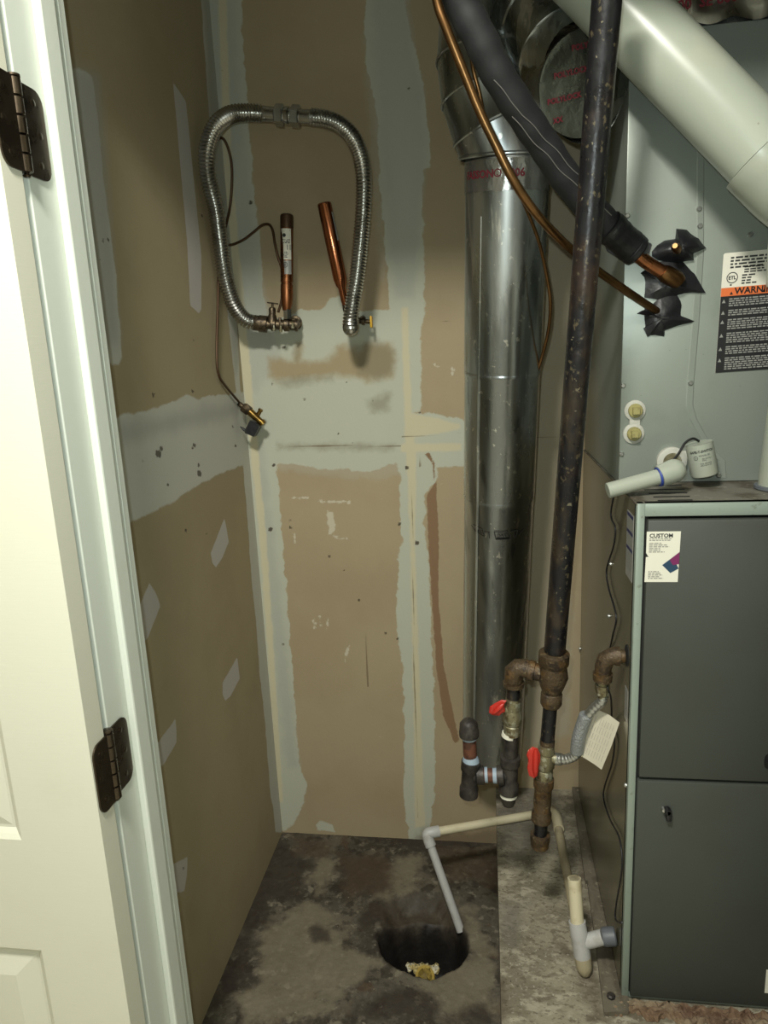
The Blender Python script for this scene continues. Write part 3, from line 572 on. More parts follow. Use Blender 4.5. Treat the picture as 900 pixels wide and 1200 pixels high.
# seam line down the section
axd = (A1-A0).normalized(); side = (CAM-A0.lerp(A1, .5)); side = (side-axd*side.dot(axd)).normalized(); rgt = side.cross(axd).normalized()
if rgt.dot(CR) < 0: rgt = -rgt
def cyl(a_deg, s, r=RF, e=.0006):
    a = math.radians(a_deg); return A0+axd*s+(side*math.cos(a)+rgt*math.sin(a))*(r+e)
Lx = (A1-A0).length
mb = MB()
for s0 in np.linspace(0.1, Lx-.02, 60): 
    s1 = s0+(Lx-.12)/59; mb.quad(cyl(-38, s0, RF-.0015), cyl(-36, s0, RF-.0015, .0022), cyl(-36, s1, RF-.0015, .0022), cyl(-38, s1, RF-.0015)); mb.quad(cyl(-36, s0, RF-.0015, .0022), cyl(-33, s0, RF-.0015), cyl(-33, s1, RF-.0015), cyl(-36, s1, RF-.0015, .0022))
part('lock_seam', mb, 'galvanized', t)
# tape band with print
tb = at_py(224); mb = MB(); sb = tb*Lx
n = 72; vs = [cyl(360*k/n, .004, RF+.0006+.0008*random.random()) for k in range(n)]+[cyl(360*k/n, sb*.5, RF+.0008+.0006*random.random()) for k in range(n)]+[cyl(360*k/n, sb+.004*random.random(), RF+.0006+.0008*random.random()) for k in range(n)]
mb.add(vs, [(j*n+k, j*n+(k+1) % n, (j+1)*n+(k+1) % n, (j+1)*n+k) for j in range(2) for k in range(n)], True)
tape = part('tape_band', mb, 'tape_clear', t)
sc = at_py(208)*Lx
mb = text_mb('FASSON\u00ae 0806', .0185, lambda u, v: cyl(-66+math.degrees(u/RF), at_py(209)*Lx-v+.001, RF, .0022), bold=.0005); mesh_obj('lettering', mb, 'red_print', tape)
# duct mark
sm_ = at_py(611)*Lx; mb = MB()
def pol(pts_, w=.0014):
    for (u0, v0), (u1, v1) in zip(pts_, pts_[1:]):
        d = math.hypot(u1-u0, v1-v0); nx_, ny_ = -(v1-v0)/d*w/2, (u1-u0)/d*w/2
        for k in range(4):
            ua, va = u0+(u1-u0)*k/4, v0+(v1-v0)*k/4; ub, vb = u0+(u1-u0)*(k+1)/4, v0+(v1-v0)*(k+1)/4
            mb.quad(*[cyl(math.degrees(x/RF), sm_-y, RF-.0015, .0012) for x, y in ((ua-nx_, va-ny_), (ub-nx_, vb-ny_), (ub+nx_, vb+ny_), (ua+nx_, va+ny_))])
pol([(-.066, .012), (-.055, .003), (-.03, -.006), (-.036, .012), (-.06, .016)]); pol([(-.03, .006), (-.018, .006)]); pol([(-.02, .006), (-.018, -.009)]); pol([(-.008, .008), (.022, .008), (.028, -.009), (-.004, -.009), (-.008, .008)]); pol([(-.004, -.0095), (.028, -.0095)], .003); pol([(.03, .008), (.046, .008), (.04, -.008)], .0022); pol([(.05, -.004), (.06, .004), (.066, .006)])
text_mb('DKC', .012, lambda u, v: cyl(math.degrees((u-.002)/RF), sm_-(v-.005), RF-.0015, .0012), mb=mb); text_mb('DKC', .010, lambda u, v: cyl(math.degrees((u-.055)/RF), sm_-(v-.0), RF-.0015, .0012), mb=mb)
mesh_obj('printed_mark', mb, 'black_print', t)
# elbow gores
EP = [A0, P(580, 150, 1.47), P(568, 112, 1.468), P(563, 72, 1.475), P(566, 25, 1.48), P(572, -40, 1.50), P(578, -150, 1.54)]
def gore(a, b, n0, n1, r, m='galvanized', name='elbow_gore', ra=0):
    mb = MB(); seg = 48; ax_ = (b-a).normalized(); u = ax_.cross(CF).normalized(); w = ax_.cross(u); vs = []
    def pr(c, nn, rr, off):
        out = []
        for k in range(seg):
            an = 2*math.pi*k/seg; q = c+(u*math.cos(an)+w*math.sin(an))*rr; s = (c-q).dot(nn)/ax_.dot(nn); out.append(q+ax_*(s+off))
        return out
    L = (b-a).length
    rings = [pr(a, n0, r, 0), pr(a, n0, r+.0025, .002), pr(a, n0, r+.0025, .005), pr(a, n0, r, .008), pr(b, n1, r-.001, -.004), pr(b, n1, r-.001, 0)]
    for q in rings: vs += q
    mb.add(vs, [(j*seg+k, j*seg+(k+1) % seg, (j+1)*seg+(k+1) % seg, (j+1)*seg+k) for j in range(len(rings)-1) for k in range(seg)], True)
    return part(name, mb, m, t)
def chain(E, r, **kw):
    ns = [-axd]+[((E[i]-E[i-1]).normalized()+(E[i+1]-E[i]).normalized()).normalized() for i in range(1, len(E)-1)]+[(E[-1]-E[-2]).normalized()]
    for i in range(len(E)-1): gore(E[i], E[i+1], ns[i], ns[i+1], r, **kw)
chain(EP, RF+.001)
# capped branch
capc = P(684, 99, 1.315); BP = [P(600, -60, 1.53), P(622, -5, 1.46), P(638, 32, 1.41), P(658, 64, 1.36), capc]
for i in range(len(BP)-1): pass
def chain2(E, r):
    ns = [(E[1]-E[0]).normalized()]+[((E[i]-E[i-1]).normalized()+(E[i+1]-E[i]).normalized()).normalized() for i in range(1, len(E)-1)]+[(Vector((.25, -1, -.35))).normalized()*-1]
    ns[-1] = -Vector((-.25, .88, .25)).normalized()
    for i in range(len(E)-1): gore(E[i], E[i+1], ns[i], ns[i+1], r, name='branch_gore')
capn = Vector((.30, -.86, -.30)).normalized()
CRD = .074
BP = [P(600, -60, 1.53), P(617, -12, 1.47), P(634, 22, 1.42), P(655, 58, 1.365), capc-capn*.002]
chain2(BP, CRD-.004)
cu = Vector((0, 0, 1)); cu = (cu-capn*cu.dot(capn)).normalized(); cv = cu.cross(capn).normalized()
if cv.dot(CR) < 0: cv = -cv
mb = MB(); rings_ = [(CRD+.001, -.006), (CRD+.004, -.002), (CRD+.0035, .003), (CRD*.94, .0035), (CRD*.9, .0028), (CRD*.5, .0026), (CRD*.2, .0026), (.0005, .0026)]; seg = 56; vs = []
for r, o in rings_:
    jit = .0006 if r > CRD*.95 else .00005
    for k in range(seg):
        a = 2*math.pi*k/seg; rr = r+(random.uniform(-.001, .001) if o < .003 and r > CRD*.95 else 0); vs.append(capc+(cv*math.cos(a)+cu*math.sin(a))*rr+capn*(o+random.uniform(-jit, jit)))
mb.add(vs, [(j*seg+k, j*seg+(k+1) % seg, (j+1)*seg+(k+1) % seg, (j+1)*seg+k) for j in range(len(rings_)-1) for k in range(seg)])
cap = part('foil_cap', mb, 'foil_cap', t, 'crinkled foil cap with red print')
mb = MB(); vs = []; nr = 9
for j in range(nr+1):
    for k in range(seg):
        a = 2*math.pi*k/seg; rr = CRD+.0005+random.uniform(-.0016, .0016); vs.append(capc+(cv*math.cos(a)+cu*math.sin(a))*rr+capn*(.002-.062*j/nr)+Vector((-.010, .0, .012))*(j/nr))
mb.add(vs, [(j*seg+k, j*seg+(k+1) % seg, (j+1)*seg+(k+1) % seg, (j+1)*seg+k) for j in range(nr) for k in range(seg)])
part('foil_wrap', mb, 'foil', t, 'crumpled foil tape around the branch end')
mb = MB(); d1 = (cv*.97+cu*.22).normalized(); d2 = capn.cross(d1).normalized(); d2 = -d2 if d2.dot(cu) < 0 else d2
for (a, b, s) in [(-.052, .018, 'POLYLOCK \u00ae'), (-.066, -.016, 'POLYLOCK'), (-.058, -.045, 'XX'), (-.02, .05, 'POLYLOCK')]:
    text_mb(s, .0115, lambda u, v: capc+d1*(u+a)+d2*(v+b)+capn*.0055, bold=.0004, mb=mb)
mesh_obj('lettering', mb, 'red_print', cap)
# thin black cable by the elbow
solo('thin_cable', MB().rev(pathp([(586, -20, 1.30), (578, 6, 1.30), (574, 24, 1.30), (574, 34, 1.30), (578, 60, 1.31)], 6), .0012, 8), 'black_wire', 'thin black cable hanging in front of the duct elbow at the top', 'cable')
# ------------------------------------------------------------------ refrigerant lines
t = thing('suction_line', 'thick black foam-insulated pipe slanting down to the coil cabinet', 'pipe', P(795, 325, CY))
sp_ = pathp([(520, -70, 1.10), (540, 0, 1.12), (561, 42, 1.13), (583, 86, 1.15), (613, 134, 1.18), (640, 174, 1.21), (668, 215, 1.24), (700, 252, 1.27), (724, 276, 1.285)], 10)
n = len(sp_); part('foam_insulation', MB().rev(sp_, [.0235+.0006*math.sin(i*.9) for i in range(n)], 28), 'black_foam', t)
mb = MB()
for a, b in ((.50, .34), (.60, .22)):
    pts = [];
    for k in range(34):
        f = a-.12+k*.42/33+.0; i = min(n-1, int(f*n)); q = sp_[i]; tn = (sp_[min(i+1, n-1)]-sp_[i-1]).normalized(); v = (CAM-q); v = (v-tn*v.dot(tn)).normalized(); w = v.cross(tn)
        an = b*2.2-1.1+(k/33)*1.3+.05*math.sin(k*.7); pts.append(q+(v*math.cos(an)+w*math.sin(an))*.0241)
    mb.rev(pts, .0007, 6)
part('foam_split', mb, 'split_line', t, 'pale glue line along split foam')
pts = pathp([(712, 264, 1.275), (724, 275, 1.285), (738, 288, 1.30), (748, 296, 1.305)], 8)
part('tape_wrap', MB().rev(pts, [.0252+.0006*math.sin(i*.5)+.0012*random.random()+(-.004 if i > len(pts)-2 else 0) for i in range(len(pts))], 18), 'black_tape', t)
mb = MB(); q = P(748, 296, 1.30)
mb.prism([P(x, y, 1.295) for x, y in [(738, 276), (752, 281), (764, 287), (761, 297), (752, 298), (744, 294)]], (0, .006, .003)); mb.prism([P(x, y, 1.30) for x, y in [(708, 283), (724, 288), (736, 300), (733, 308), (727, 304), (712, 294)]], (0, .006, 0)); part('tape_flap', mb, 'black_tape', t)
part('copper_stub', MB().rev(pathp([(738, 290, 1.30), (752, 303, 1.305), (768, 314, 1.31), (785, 324, 1.315), (793, 329, 1.33), (796, 332, 1.345)], 6), .0112, 18), 'copper', t)
part('copper_coupling', MB().rev([P(776, 318, 1.31), P(780, 321, 1.312), P(793, 328, 1.318), P(796, 331, 1.32)], [.0125, .0145, .0145, .0125], 18), 'copper_dull', t)
q8 = lambda l: [(740+x/8, 250+y/8) for x, y in l]
def patch(poly, y, bulge, nm, par, lab=None):
    mb = MB(); c = sum((Vector((x, yy)) for x, yy in poly), Vector((0, 0)))/len(poly); rings = []
    for f, b in ((1, .0), (.8, .35), (.5, .8), (.2, 1)):
        rings.append([P(c.x+(x-c.x)*f, c.y+(yy-c.y)*f, y-bulge*b-(.004*random.random() if f == 1 else .002*random.random())) for x, yy in poly])
    n = len(poly); vs = [v for r in rings for v in r]+[P(c.x, c.y, y-bulge)]
    fs = [(j*n+k, j*n+(k+1) % n, (j+1)*n+(k+1) % n, (j+1)*n+k) for j in range(3) for k in range(n)]+[(3*n+k, 3*n+(k+1) % n, 4*n) for k in range(n)]
    back = [P(x, yy, CY-.0004) for x, yy in poly]; b0 = len(vs); vs += back; fs += [(k, b0+k, b0+(k+1) % n, (k+1) % n) for k in range(n)]
    mb.add(vs, fs); return part(nm, mb, 'black_tape', par, lab)
patch(q8([(420, 145), (470, 148), (520, 155), (555, 190), (590, 215), (630, 235), (660, 280), (700, 325), (640, 350), (580, 375), (582, 410), (585, 440), (520, 445), (450, 462), (330, 455), (250, 440), (190, 400), (190, 360), (240, 300), (310, 255), (410, 240)]), CY-.002, .022, 'tape_patch', t)
patch(q8([(85, 560), (140, 520), (210, 470), (320, 440), (480, 450), (560, 540), (595, 570), (640, 650), (695, 745), (630, 745), (560, 743), (500, 748), (440, 765), (360, 790), (280, 815), (190, 800), (120, 790), (125, 740), (130, 650), (120, 600)]), CY-.001, .012, 'tape_patch', t)
mb = MB(); q = P(792, 289, 1.300); mb.lathe(P(796, 297, 1.325), P(791, 288, 1.285), [(0, .005), (.5, .005), (.5, .0075), (.85, .0075), (1, .004)], 16); part('service_valve', mb, 'copper_dull', t, 'round brass service valve cap')
t2_ = thing('liquid_line', 'bent bare copper pipe crossing in front of the duct to the coil cabinet', 'pipe', P(770, 366, CY))
part('copper_tube', MB().rev(pathp([(505, -60, 1.06), (512, 0, 1.07), (524, 35, 1.075), (545, 88, 1.09), (562, 130, 1.10), (582, 172, 1.11), (600, 208, 1.12), (625, 246, 1.14), (654, 278, 1.17), (680, 301, 1.20), (704, 320, 1.23), (740, 345, 1.28), (773, 367, CY-.004)], 8), .0066, 16), 'copper_dull', t2_)
patch(q8([(50, 940), (90, 915), (120, 905), (125, 890), (200, 850), (250, 800), (300, 782), (430, 770), (460, 820), (470, 860), (462, 910), (460, 960), (500, 975), (590, 1010), (560, 1025), (480, 1040), (400, 1065), (310, 1100), (312, 1130), (305, 1155), (260, 1148), (220, 1140), (180, 1145), (150, 1160), (130, 1115), (110, 1080), (130, 1060), (122, 1000), (120, 945), (80, 948)]), CY-.001, .014, 'tape_patch', t2_)
solo('thin_copper_tube', MB().rev(pathp([(550, 40, 1.25), (554, 78, 1.25), (562, 110, 1.26), (570, 150, 1.27), (582, 175, 1.28), (600, 208, 1.30), (617, 245, 1.34), (632, 285, 1.38), (641, 325, 1.42), (645, 355, 1.44), (643, 385, 1.47), (636, 415, 1.50), (627, 444, 1.54), (620, 470, 1.72)], 8), .0034, 10), 'copper_dull', 'thin copper tube drooping along the right side of the round duct', 'tube')
# ------------------------------------------------------------------ white vent pipe
t = thing('pvc_vent_pipe', 'wide white plastic vent pipe slanting across the top right corner', 'pipe', P(905, 190, 1.20))
a = P(600, -120, 1.29); b = P(883, 170, 1.195); e0 = P(948, 236, 1.175); 
part('straight_pipe', MB().lathe(a, b.lerp(e0, .15), [(0, .0535), (1, .0535)], 48), 'pvc_white', t)
d = (e0-b).normalized(); h0 = b+d*.018; cor = P(955, 243, 1.20); dn = P(950, 330, 1.215)
part('elbow', MB().rev([h0, h0+d*.0005]+curve([h0+d*.001, h0.lerp(cor, .5), cor, cor.lerp(dn, .5), dn], 6), [.0535, .0605]+[.0605]*25, 40), 'pvc_white', t)
c0 = P(926, 400, 1.235); c1 = P(916, 572, 1.26); 
part('vertical_pipe', MB().lathe(dn, c1+(c1-c0)*.02, [(0, .037), (1, .037)], 40), 'pvc_white', t)
part('rubber_collar', MB().lathe(c1+Vector((0, 0, .006)), Vector((c1.x, c1.y, FT+.001)), [(0, .041), (.1, .0425), (.9, .0425), (1, .041)], 40), 'grey_rubber', t, 'grey rubber collar')
# ------------------------------------------------------------------ float switch and trap fitting on the furnace
t = thing('float_switch', 'white plastic float switch canister with black wire on the furnace top', 'switch', P(822, 556, 1.29))
a = P(819, 519, 1.285); b = P(826, 556, 1.285); axs = (b-a).normalized(); R0 = .0225
mb = MB(); pts = [a+axs*.012, a, a, a, b, b+axs*.0]; mb.rev([a+axs*.013, a+axs*.0005, a-axs*.0004, a, a+axs*.003, b-axs*.003, b, b+axs*.001], [R0-.004, R0-.004, R0-.001, R0, R0, R0, R0-.001, R0-.004], 36); part('body', mb, 'pvc_white', t)
sd = (CAM-a); sd = (sd-axs*sd.dot(axs)).normalized(); sr_ = sd.cross(axs); sr_ = -sr_ if sr_.dot(CR) < 0 else sr_
cylb = lambda u, v: a-axs*v+(sd*math.cos(u/R0)+sr_*math.sin(u/R0))*(R0+.0005)
mb = text_mb('SAFE-T-SWITCH', .0056, lambda u, v: cylb(u-.018, v-.0135), bold=.0002); text_mb('MODEL SS1', .0038, lambda u, v: cylb(u-.004, v-.020), mb=mb); text_mb('SEE INSTALL\nINFO', .003, lambda u, v: cylb(u+.0, v-.0255), mb=mb)
text_mb('FOR SERVICE\nSEE MANUAL', .0032, lambda u, v: cylb(u-.004, v-.034), mb=mb)
for k in range(16):
    x, y = 2*math.pi*k/16, 2*math.pi*(k+1)/16; mb.quad(*[cylb(-.0095+r*math.cos(q), -.022+r*math.sin(q)) for r, q in ((.003, x), (.003, y), (.0036, y), (.0036, x))])
text_mb('UL', .0032, lambda u, v: cylb(u-.0115, v-.0232), mb=mb); mesh_obj('lettering', mb, 'print_dark', t)
part('wire', MB().rev(pathp([(819, 517, 1.285), (812, 514, 1.28), (803, 519, 1.275), (795, 532, 1.265), (785, 543, 1.255), (776, 549, 1.25), (766, 552, 1.25)], 8), .0022, 10), 'black_wire', t)
t = thing('pvc_trap', 'white plastic pipe end with rounded cap and blue ring on the furnace top', 'pipe', P(760, 565, 1.22))
a = P(712, 575, 1.212); b = P(771, 559, 1.222); c = P(797, 549, 1.23)
part('open_pipe', MB().lathe(a, b, [(0, .0085), (0, .0125), (.01, .0132), (1, .0132)], 28), 'pvc_white', t)
part('blue_ring', MB().lathe(b.lerp(a, .0), b.lerp(a, -.035), [(0, .0165), (1, .0168)], 28), 'blue_primer', t, 'blue primer ring')
d = (c-b).normalized(); L = (c-b).length+.008
part('rounded_cap', MB().rev([b+d*.002]+[b+d*(L-.0195+.0195*math.sin(q)) for q in np.linspace(0, 1.5, 8)], [.0188]+[.0195*math.cos(q)+.0005 for q in np.linspace(0, 1.5, 8)], 32), 'pvc_white', t)
solo('thermostat_wire', MB().rev(curve([PX(x, y, FX-.004) for x, y in [(719, 582), (716, 600), (717, 609), (721, 619), (719, 640), (711, 667), (713, 688), (722, 722), (718, 745), (714, 766)]]+[P(711, 800, 1.215), P(716, 818, 1.225)]+[PX(x, y, FX-.004) for x, y in [(717, 845), (720, 870), (717, 895), (707, 930), (714, 958), (725, 980), (729, 1005), (728, 1025), (722, 1060), (721, 1076), (725, 1081), (729, 1081)]], 8), .0017, 8), 'black_wire', 'thin black wire running down the left side of the furnace', 'wire')
# ------------------------------------------------------------------ black iron gas pipe
GP = P(633, 990, 1.27)
t = thing('gas_pipe', 'tall black iron gas pipe with brown fittings, valves and side leg', 'pipe', GP)
pt = P(716, -60, 1.06); pb_ = P(650, 762, 1.25)
part('riser_pipe', MB().lathe(pt, pb_, [(0, .0195), (1, .0195)], 36), 'black_iron', t)
tee_b = P(647, 800, 1.255)
part('reducing_tee', MB().lathe(P(649.5, 764, 1.25), P(645.5, 827, 1.258), [(0, .024), (.02, .028), (.20, .028), (.24, .0245), (.45, .0285), (.62, .0225), (.74, .0175), (.77, .020), (.95, .020), (1, .017)], 28).lathe(P(645, 791, 1.254), P(619, 785, 1.262), [(0, .017), (.7, .0165), (.72, .020), (.98, .020), (1, .018)], 24), 'rusty_iron', t)
part('elbow', MB().rev([P(625, 786, 1.262), P(621.5, 785.5, 1.262), P(621.5, 785.5, 1.262), P(614, 783, 1.263), P(607, 783, 1.264), P(602.5, 787, 1.265), P(602, 794, 1.266), P(602, 799, 1.267), P(602, 799.2, 1.267), P(602, 804, 1.267)], [.0165, .0165, .0175, .018, .018, .0185, .0175, .0165, .0205, .0195], 24), 'rusty_iron', t)
def nip(a, b, r, m, name='nipple', lab=None): return part(name, MB().lathe(P(*a), P(*b), [(0, r), (1, r)], 22), m, t, lab)
nip((602, 800, 1.267), (601, 826, 1.268), .0133, 'black_iron')
nip((645, 825, 1.258), (641, 872, 1.262), .0133, 'black_iron'); 
# threaded ring marks
part('thread_ring', MB().lathe(P(601.5, 818, 1.268), P(601, 823, 1.268), [(0, .0142), (1, .0142)], 20), 'brass_dirty', t)
part('thread_ring', MB().lathe(P(641.5, 867, 1.262), P(641, 873, 1.262), [(0, .0142), (1, .0142)], 20), 'rusty_iron', t)
vv = part('gas_valve', MB().lathe(P(601, 822, 1.268), P(599.5, 861, 1.27), [(0, .0155), (.22, .016), (.22, .0145), (.35, .0185), (.6, .0185), (.68, .015), (.7, .0165), (.98, .0165), (1, .014)], 12).lathe(P(601, 834, 1.266), P(591, 831, 1.262), [(0, .009), (1, .007)], 14), 'brass_dirty', t)
def handle(c, px_pts, y0, th, par, mat_='red_handle'):
    mb = MB(); n = len(px_pts); c2 = Vector((sum(p[0] for p in px_pts)/n, sum(p[1] for p in px_pts)/n)); vs = []
    for f, dy in ((.8, -th), (1, -th*.5), (1, th*.5), (.8, th)):
        vs += [P(c2.x+(x-c2.x)*f, c2.y+(y-c2.y)*f, y0+dy) for x, y in px_pts]
    mb.add(vs, [(j*n+k, j*n+(k+1) % n, (j+1)*n+(k+1) % n, (j+1)*n+k) for j in range(3) for k in range(n)]+[tuple(range(n)), tuple(3*n+k for k in range(n))], False)
    return part('valve_handle', mb, mat_, par, 'red valve handle')
hd = handle(None, [(594, 821), (591, 826), (592, 834), (588, 836), (585, 839), (577, 838), (573, 835), (574, 828), (580, 824), (588, 820)], 1.255, .005, vv)
part('handle_grip', MB().lathe(P(578, 836, 1.249), P(590, 825, 1.249), [(0, .002), (.2, .0045), (.8, .005), (1, .002)], 12), 'red_handle', vv)
nip((599.5, 860, 1.27), (598, 888, 1.27), .0133, 'dark_malleable')
part('teflon_wrap', MB().lathe(P(597, 859, 1.2685), P(596, 863, 1.269), [(0, .0142), (1, .0145)], 14), 'label_white', t, 'white thread sealant')
tj = (588, 909)
part('side_tee', MB().lathe(P(598, 886, 1.27), P(596, 929, 1.272), [(0, .015), (.02, .0195), (.22, .0195), (.26, .0165), (.7, .0165), (.76, .0195), (.98, .0195), (1, .016)], 24).lathe(P(597, 908, 1.27), P(583, 909, 1.27), [(0, .013), (.4, .0155), (.5, .0195), (.98, .0195), (1, .016)], 22), 'dark_malleable', t)
part('sealant_ring', MB().lathe(P(596, 928, 1.272), P(596, 932.5, 1.272), [(0, .0165), (1, .017)], 20), 'label_white', t, 'pale sealant ring')
part('plug', MB().lathe(P(596, 931, 1.272), P(595.5, 943, 1.273), [(0, .0165), (.6, .015), (1, .011)], 10), 'dark_malleable', t)
nip((589, 909, 1.27), (562, 908, 1.27), .0133, 'rust_nipple')
for a, b in (((568, 908, 1.27), (571.5, 908, 1.27)), ((577.5, 909, 1.27), (582, 909, 1.27))): part('teflon_wrap', MB().lathe(P(*a), P(*b), [(0, .0148), (1, .0152)], 20), 'teflon', t, 'pale blue thread tape')
part('end_tee', MB().lathe(P(552, 891, 1.27), P(549, 933, 1.272), [(0, .015), (.02, .0190), (.25, .0190), (.3, .0165), (.7, .0165), (.75, .0190), (.98, .0185), (1, .015)], 24).lathe(P(551, 908, 1.27), P(567, 908, 1.27), [(0, .013), (.4, .0155), (.5, .0190), (.98, .0190), (1, .016)], 22), 'dark_malleable', t)
nip((549.5, 858, 1.268), (551.5, 893, 1.27), .0133, 'rust_nipple')
part('teflon_wrap', MB().lathe(P(551.2, 886, 1.27), P(551.8, 893, 1.27), [(0, .0136), (.5, .016), (1, .0172)], 20), 'teflon', t, 'pale blue thread tape'); part('teflon_wrap', MB().lathe(P(549.7, 861, 1.268), P(549.9, 866, 1.268), [(0, .0172), (1, .0142)], 20), 'teflon', t, 'pale blue thread tape')
part('pipe_cap', MB().lathe(P(549, 843, 1.267), P(549.8, 863, 1.268), [(0, .006), (.06, .012), (.25, .0175), (.6, .0185), (.65, .0195), (.95, .0195), (1, .017)], 24), 'dark_malleable', t)
v2 = part('gas_valve', MB().lathe(P(640.5, 872, 1.262), P(637.5, 912, 1.266), [(0, .0150), (.22, .0165), (.25, .0145), (.4, .0180), (.65, .0180), (.72, .015), (.75, .0165), (.98, .0165), (1, .014)], 12).lathe(P(640, 890, 1.262), P(629, 891, 1.258), [(0, .010), (1, .007)], 14).lathe(P(640, 888, 1.262), P(652, 889, 1.26), [(0, .011), (1, .010)], 14), 'brass_dirty', t)
handle(None, [(619, 879), (624, 875), (630, 877), (633, 884), (633, 892), (631, 900), (630, 909), (626, 912), (620, 909), (618, 900), (619, 890), (617, 885)], 1.252, .004, v2)
part('handle_grip', MB().lathe(P(628, 878, 1.247), P(627.5, 909, 1.247), [(0, .003), (.2, .006), (.8, .006), (1, .003)], 10), 'red_handle', v2)
part('drip_coupling', MB().lathe(P(637.5, 911, 1.266), P(634, 962, 1.27), [(0, .014), (.02, .0195), (.2, .0195), (.25, .0165), (.5, .0175), (.75, .0165), (.8, .0195), (.98, .0195), (1, .015)], 22), 'rusty_iron', t)
nip((634, 960, 1.27), (633, 980, 1.27), .0133, 'black_iron')
part('pipe_cap', MB().lathe(P(633, 977, 1.27), P(632.5, 994, 1.27), [(0, .015), (.03, .0195), (.4, .0195), (.45, .0185), (.85, .0175), (1, .012)], 22), 'rusty_iron', t)
# ------------------------------------------------------------------ gas connector to the furnace
ga = PX(734, 769, FX)
t = thing('gas_connector', 'silver flexible gas connector with brown elbow into the furnace side', 'pipe', ga)
gy = ga.y
part('elbow', MB().rev([Vector((FX-.003, gy, ga.z)), Vector((FX-.012, gy, ga.z)), Vector((FX-.0121, gy, ga.z)), Vector((FX-.02, gy, ga.z)), P(717, 769, gy), P(710, 773, gy+.002), P(707, 781, gy+.004), P(706.5, 789, gy+.005), P(706.5, 789.2, gy+.005), P(706, 797, gy+.006)], [.012, .012, .0175, .0165, .0150, .0155, .0150, .014, .0175, .0165], 24), 'rusty_iron', t)
part('flare_nut', MB().lathe(P(706, 797, gy+.006), P(706, 805, gy+.008), [(0, .0095), (.9, .0105), (1, .0105)], 14).lathe(P(706, 802, gy+.007), P(706, 812, gy+.009), [(0, .0135), (1, .0135)], 6).lathe(P(706, 812, gy+.009), P(706, 817, gy+.01), [(0, .009), (1, .0085)], 14), 'brass_dirty', t)
fy = gy+.01
pts = pathp([(707, 815, fy), (705, 822, fy), (698, 828, fy+.005), (691, 836, fy+.01), (686, 846, fy+.015)], 10)
part('flex_tube', MB().rev(pts, [.0088+.0004*math.sin(i*1.3) for i in range(len(pts))], 20), 'galv_flex', t)
part('braided_sleeve', MB().rev(pathp([(687, 838, fy+.013), (682, 852, fy+.018), (678, 866, fy+.022), (676, 881, fy+.028)], 8), [.0122+.0007*(i % 2) for i in range(25)], 22), 'braid', t)
pts = pathp([(676, 878, fy+.028), (675, 884, fy+.03), (669, 888, fy+.033), (661, 890, fy+.037), (651, 889, 1.262)], 10)
part('flex_tube', MB().rev(pts, [.0092+.0004*math.sin(i*1.3) for i in range(len(pts))], 20), 'galv_flex', t)
part('end_nut', MB().lathe(P(659, 890, 1.262), P(650, 889, 1.262), [(0, .0105), (.3, .012), (1, .012)], 18), 'galv_flex', t)
y0 = fy+.006
quad = [(696, 832), (703, 833), (714, 838), (726, 847), (717, 873), (705, 902), (697, 896), (686, 889), (677, 884), (681, 866), (688, 848)]
mb = MB(); mb.prism([P(x, y, y0+.018-(.012 if x > 705 else 0)) for x, y in quad], (0, .0012, 0)); tg = part('paper_tag', mb, 'tag_paper', t, 'hanging paper instruction tag')
mb = MB(); o_ = P(696, 836, y0); ux = (P(724, 850, y0)-P(697, 835, y0)); vx = (P(680, 881, y0)-P(697, 835, y0))
for k in range(8):
    for j in range(5):
        f = .10+k*.11; g = .06+j*.19; a_ = P(697+27*f-17*g, 835+14*f+47*g, y0+.016-.012*(f > .3)-.0012-.001); b_ = P(697+27*f-17*(g+.15), 835+14*f+47*(g+.15), y0+.016-.012*(f > .3)-.0022)
        w_ = (P(1, 0.5, y0)-P(0, 0, y0))*.35; mb.quad(a_, a_+w_, b_+w_, b_)
mesh_obj('fine_print', mb, 'print_grey', tg)
# ------------------------------------------------------------------ condensate drain
zc = PADZ+.0115
t = thing('condensate_drain', 'thin white plastic drain pipe bending from the platform into the floor hole', 'pipe', PZ(500, 978, zc))
E1 = PZ(503, 976, zc); E2 = PZ(641, 952, zc); rr = .0107
part('horizontal_pipe', MB().lathe(E1, E2, [(0, rr), (1, rr)], 22), 'pvc_aged', t)
dr_ = P(540, 1091, PZ(540, 1091, -.02).y); dr_ = PZ(540, 1091, -.015); el = E1+Vector((-.008, 0, 0)); dd = (dr_-el).normalized(); hx = (E2-E1).normalized()
part('elbow', MB().rev(curve([E1+hx*.026, E1+hx*.008, el+hx*.004+dd*.003, el+dd*.012, el+dd*.034], 5), [.0142]*21, 22), 'pvc_grey', t)
part('drop_pipe', MB().lathe(el+dd*.02, dr_, [(0, rr), (1, rr)], 22), 'pvc_grey', t)
part('rear_elbow', MB().rev(curve([E2, E2+hx*.012, PZ(652, 958, zc), PZ(655, 972, zc)], 5), [.0135]*16, 20), 'pvc_aged', t)
E3 = PZ(678, 1095, zc); part('return_pipe', MB().lathe(PZ(652, 958, zc), E3, [(0, rr), (1, rr)], 20), 'pvc_dirty', t)
t = thing('cleanout_tee', 'upright open white plastic drain stub with tee beside the furnace base', 'pipe', PZ(686, 1140, PADZ))
b = PZ(685, 1136, PADZ+.012); tp = P(673, 1029, b.y+.045); mid = b.lerp(tp, .25); tj_ = b.lerp(tp, .30)
u1 = P(676.5, 1083, b.y+.022); 
part('standpipe', MB().rev([u1+(tp-u1)*.02, tp, tp, tp+(u1-tp)*.10, tp+(u1-tp)*.36], [.0132, .0132, .0108, .0106, .0102], 26, cap=False), 'pvc_aged', t)
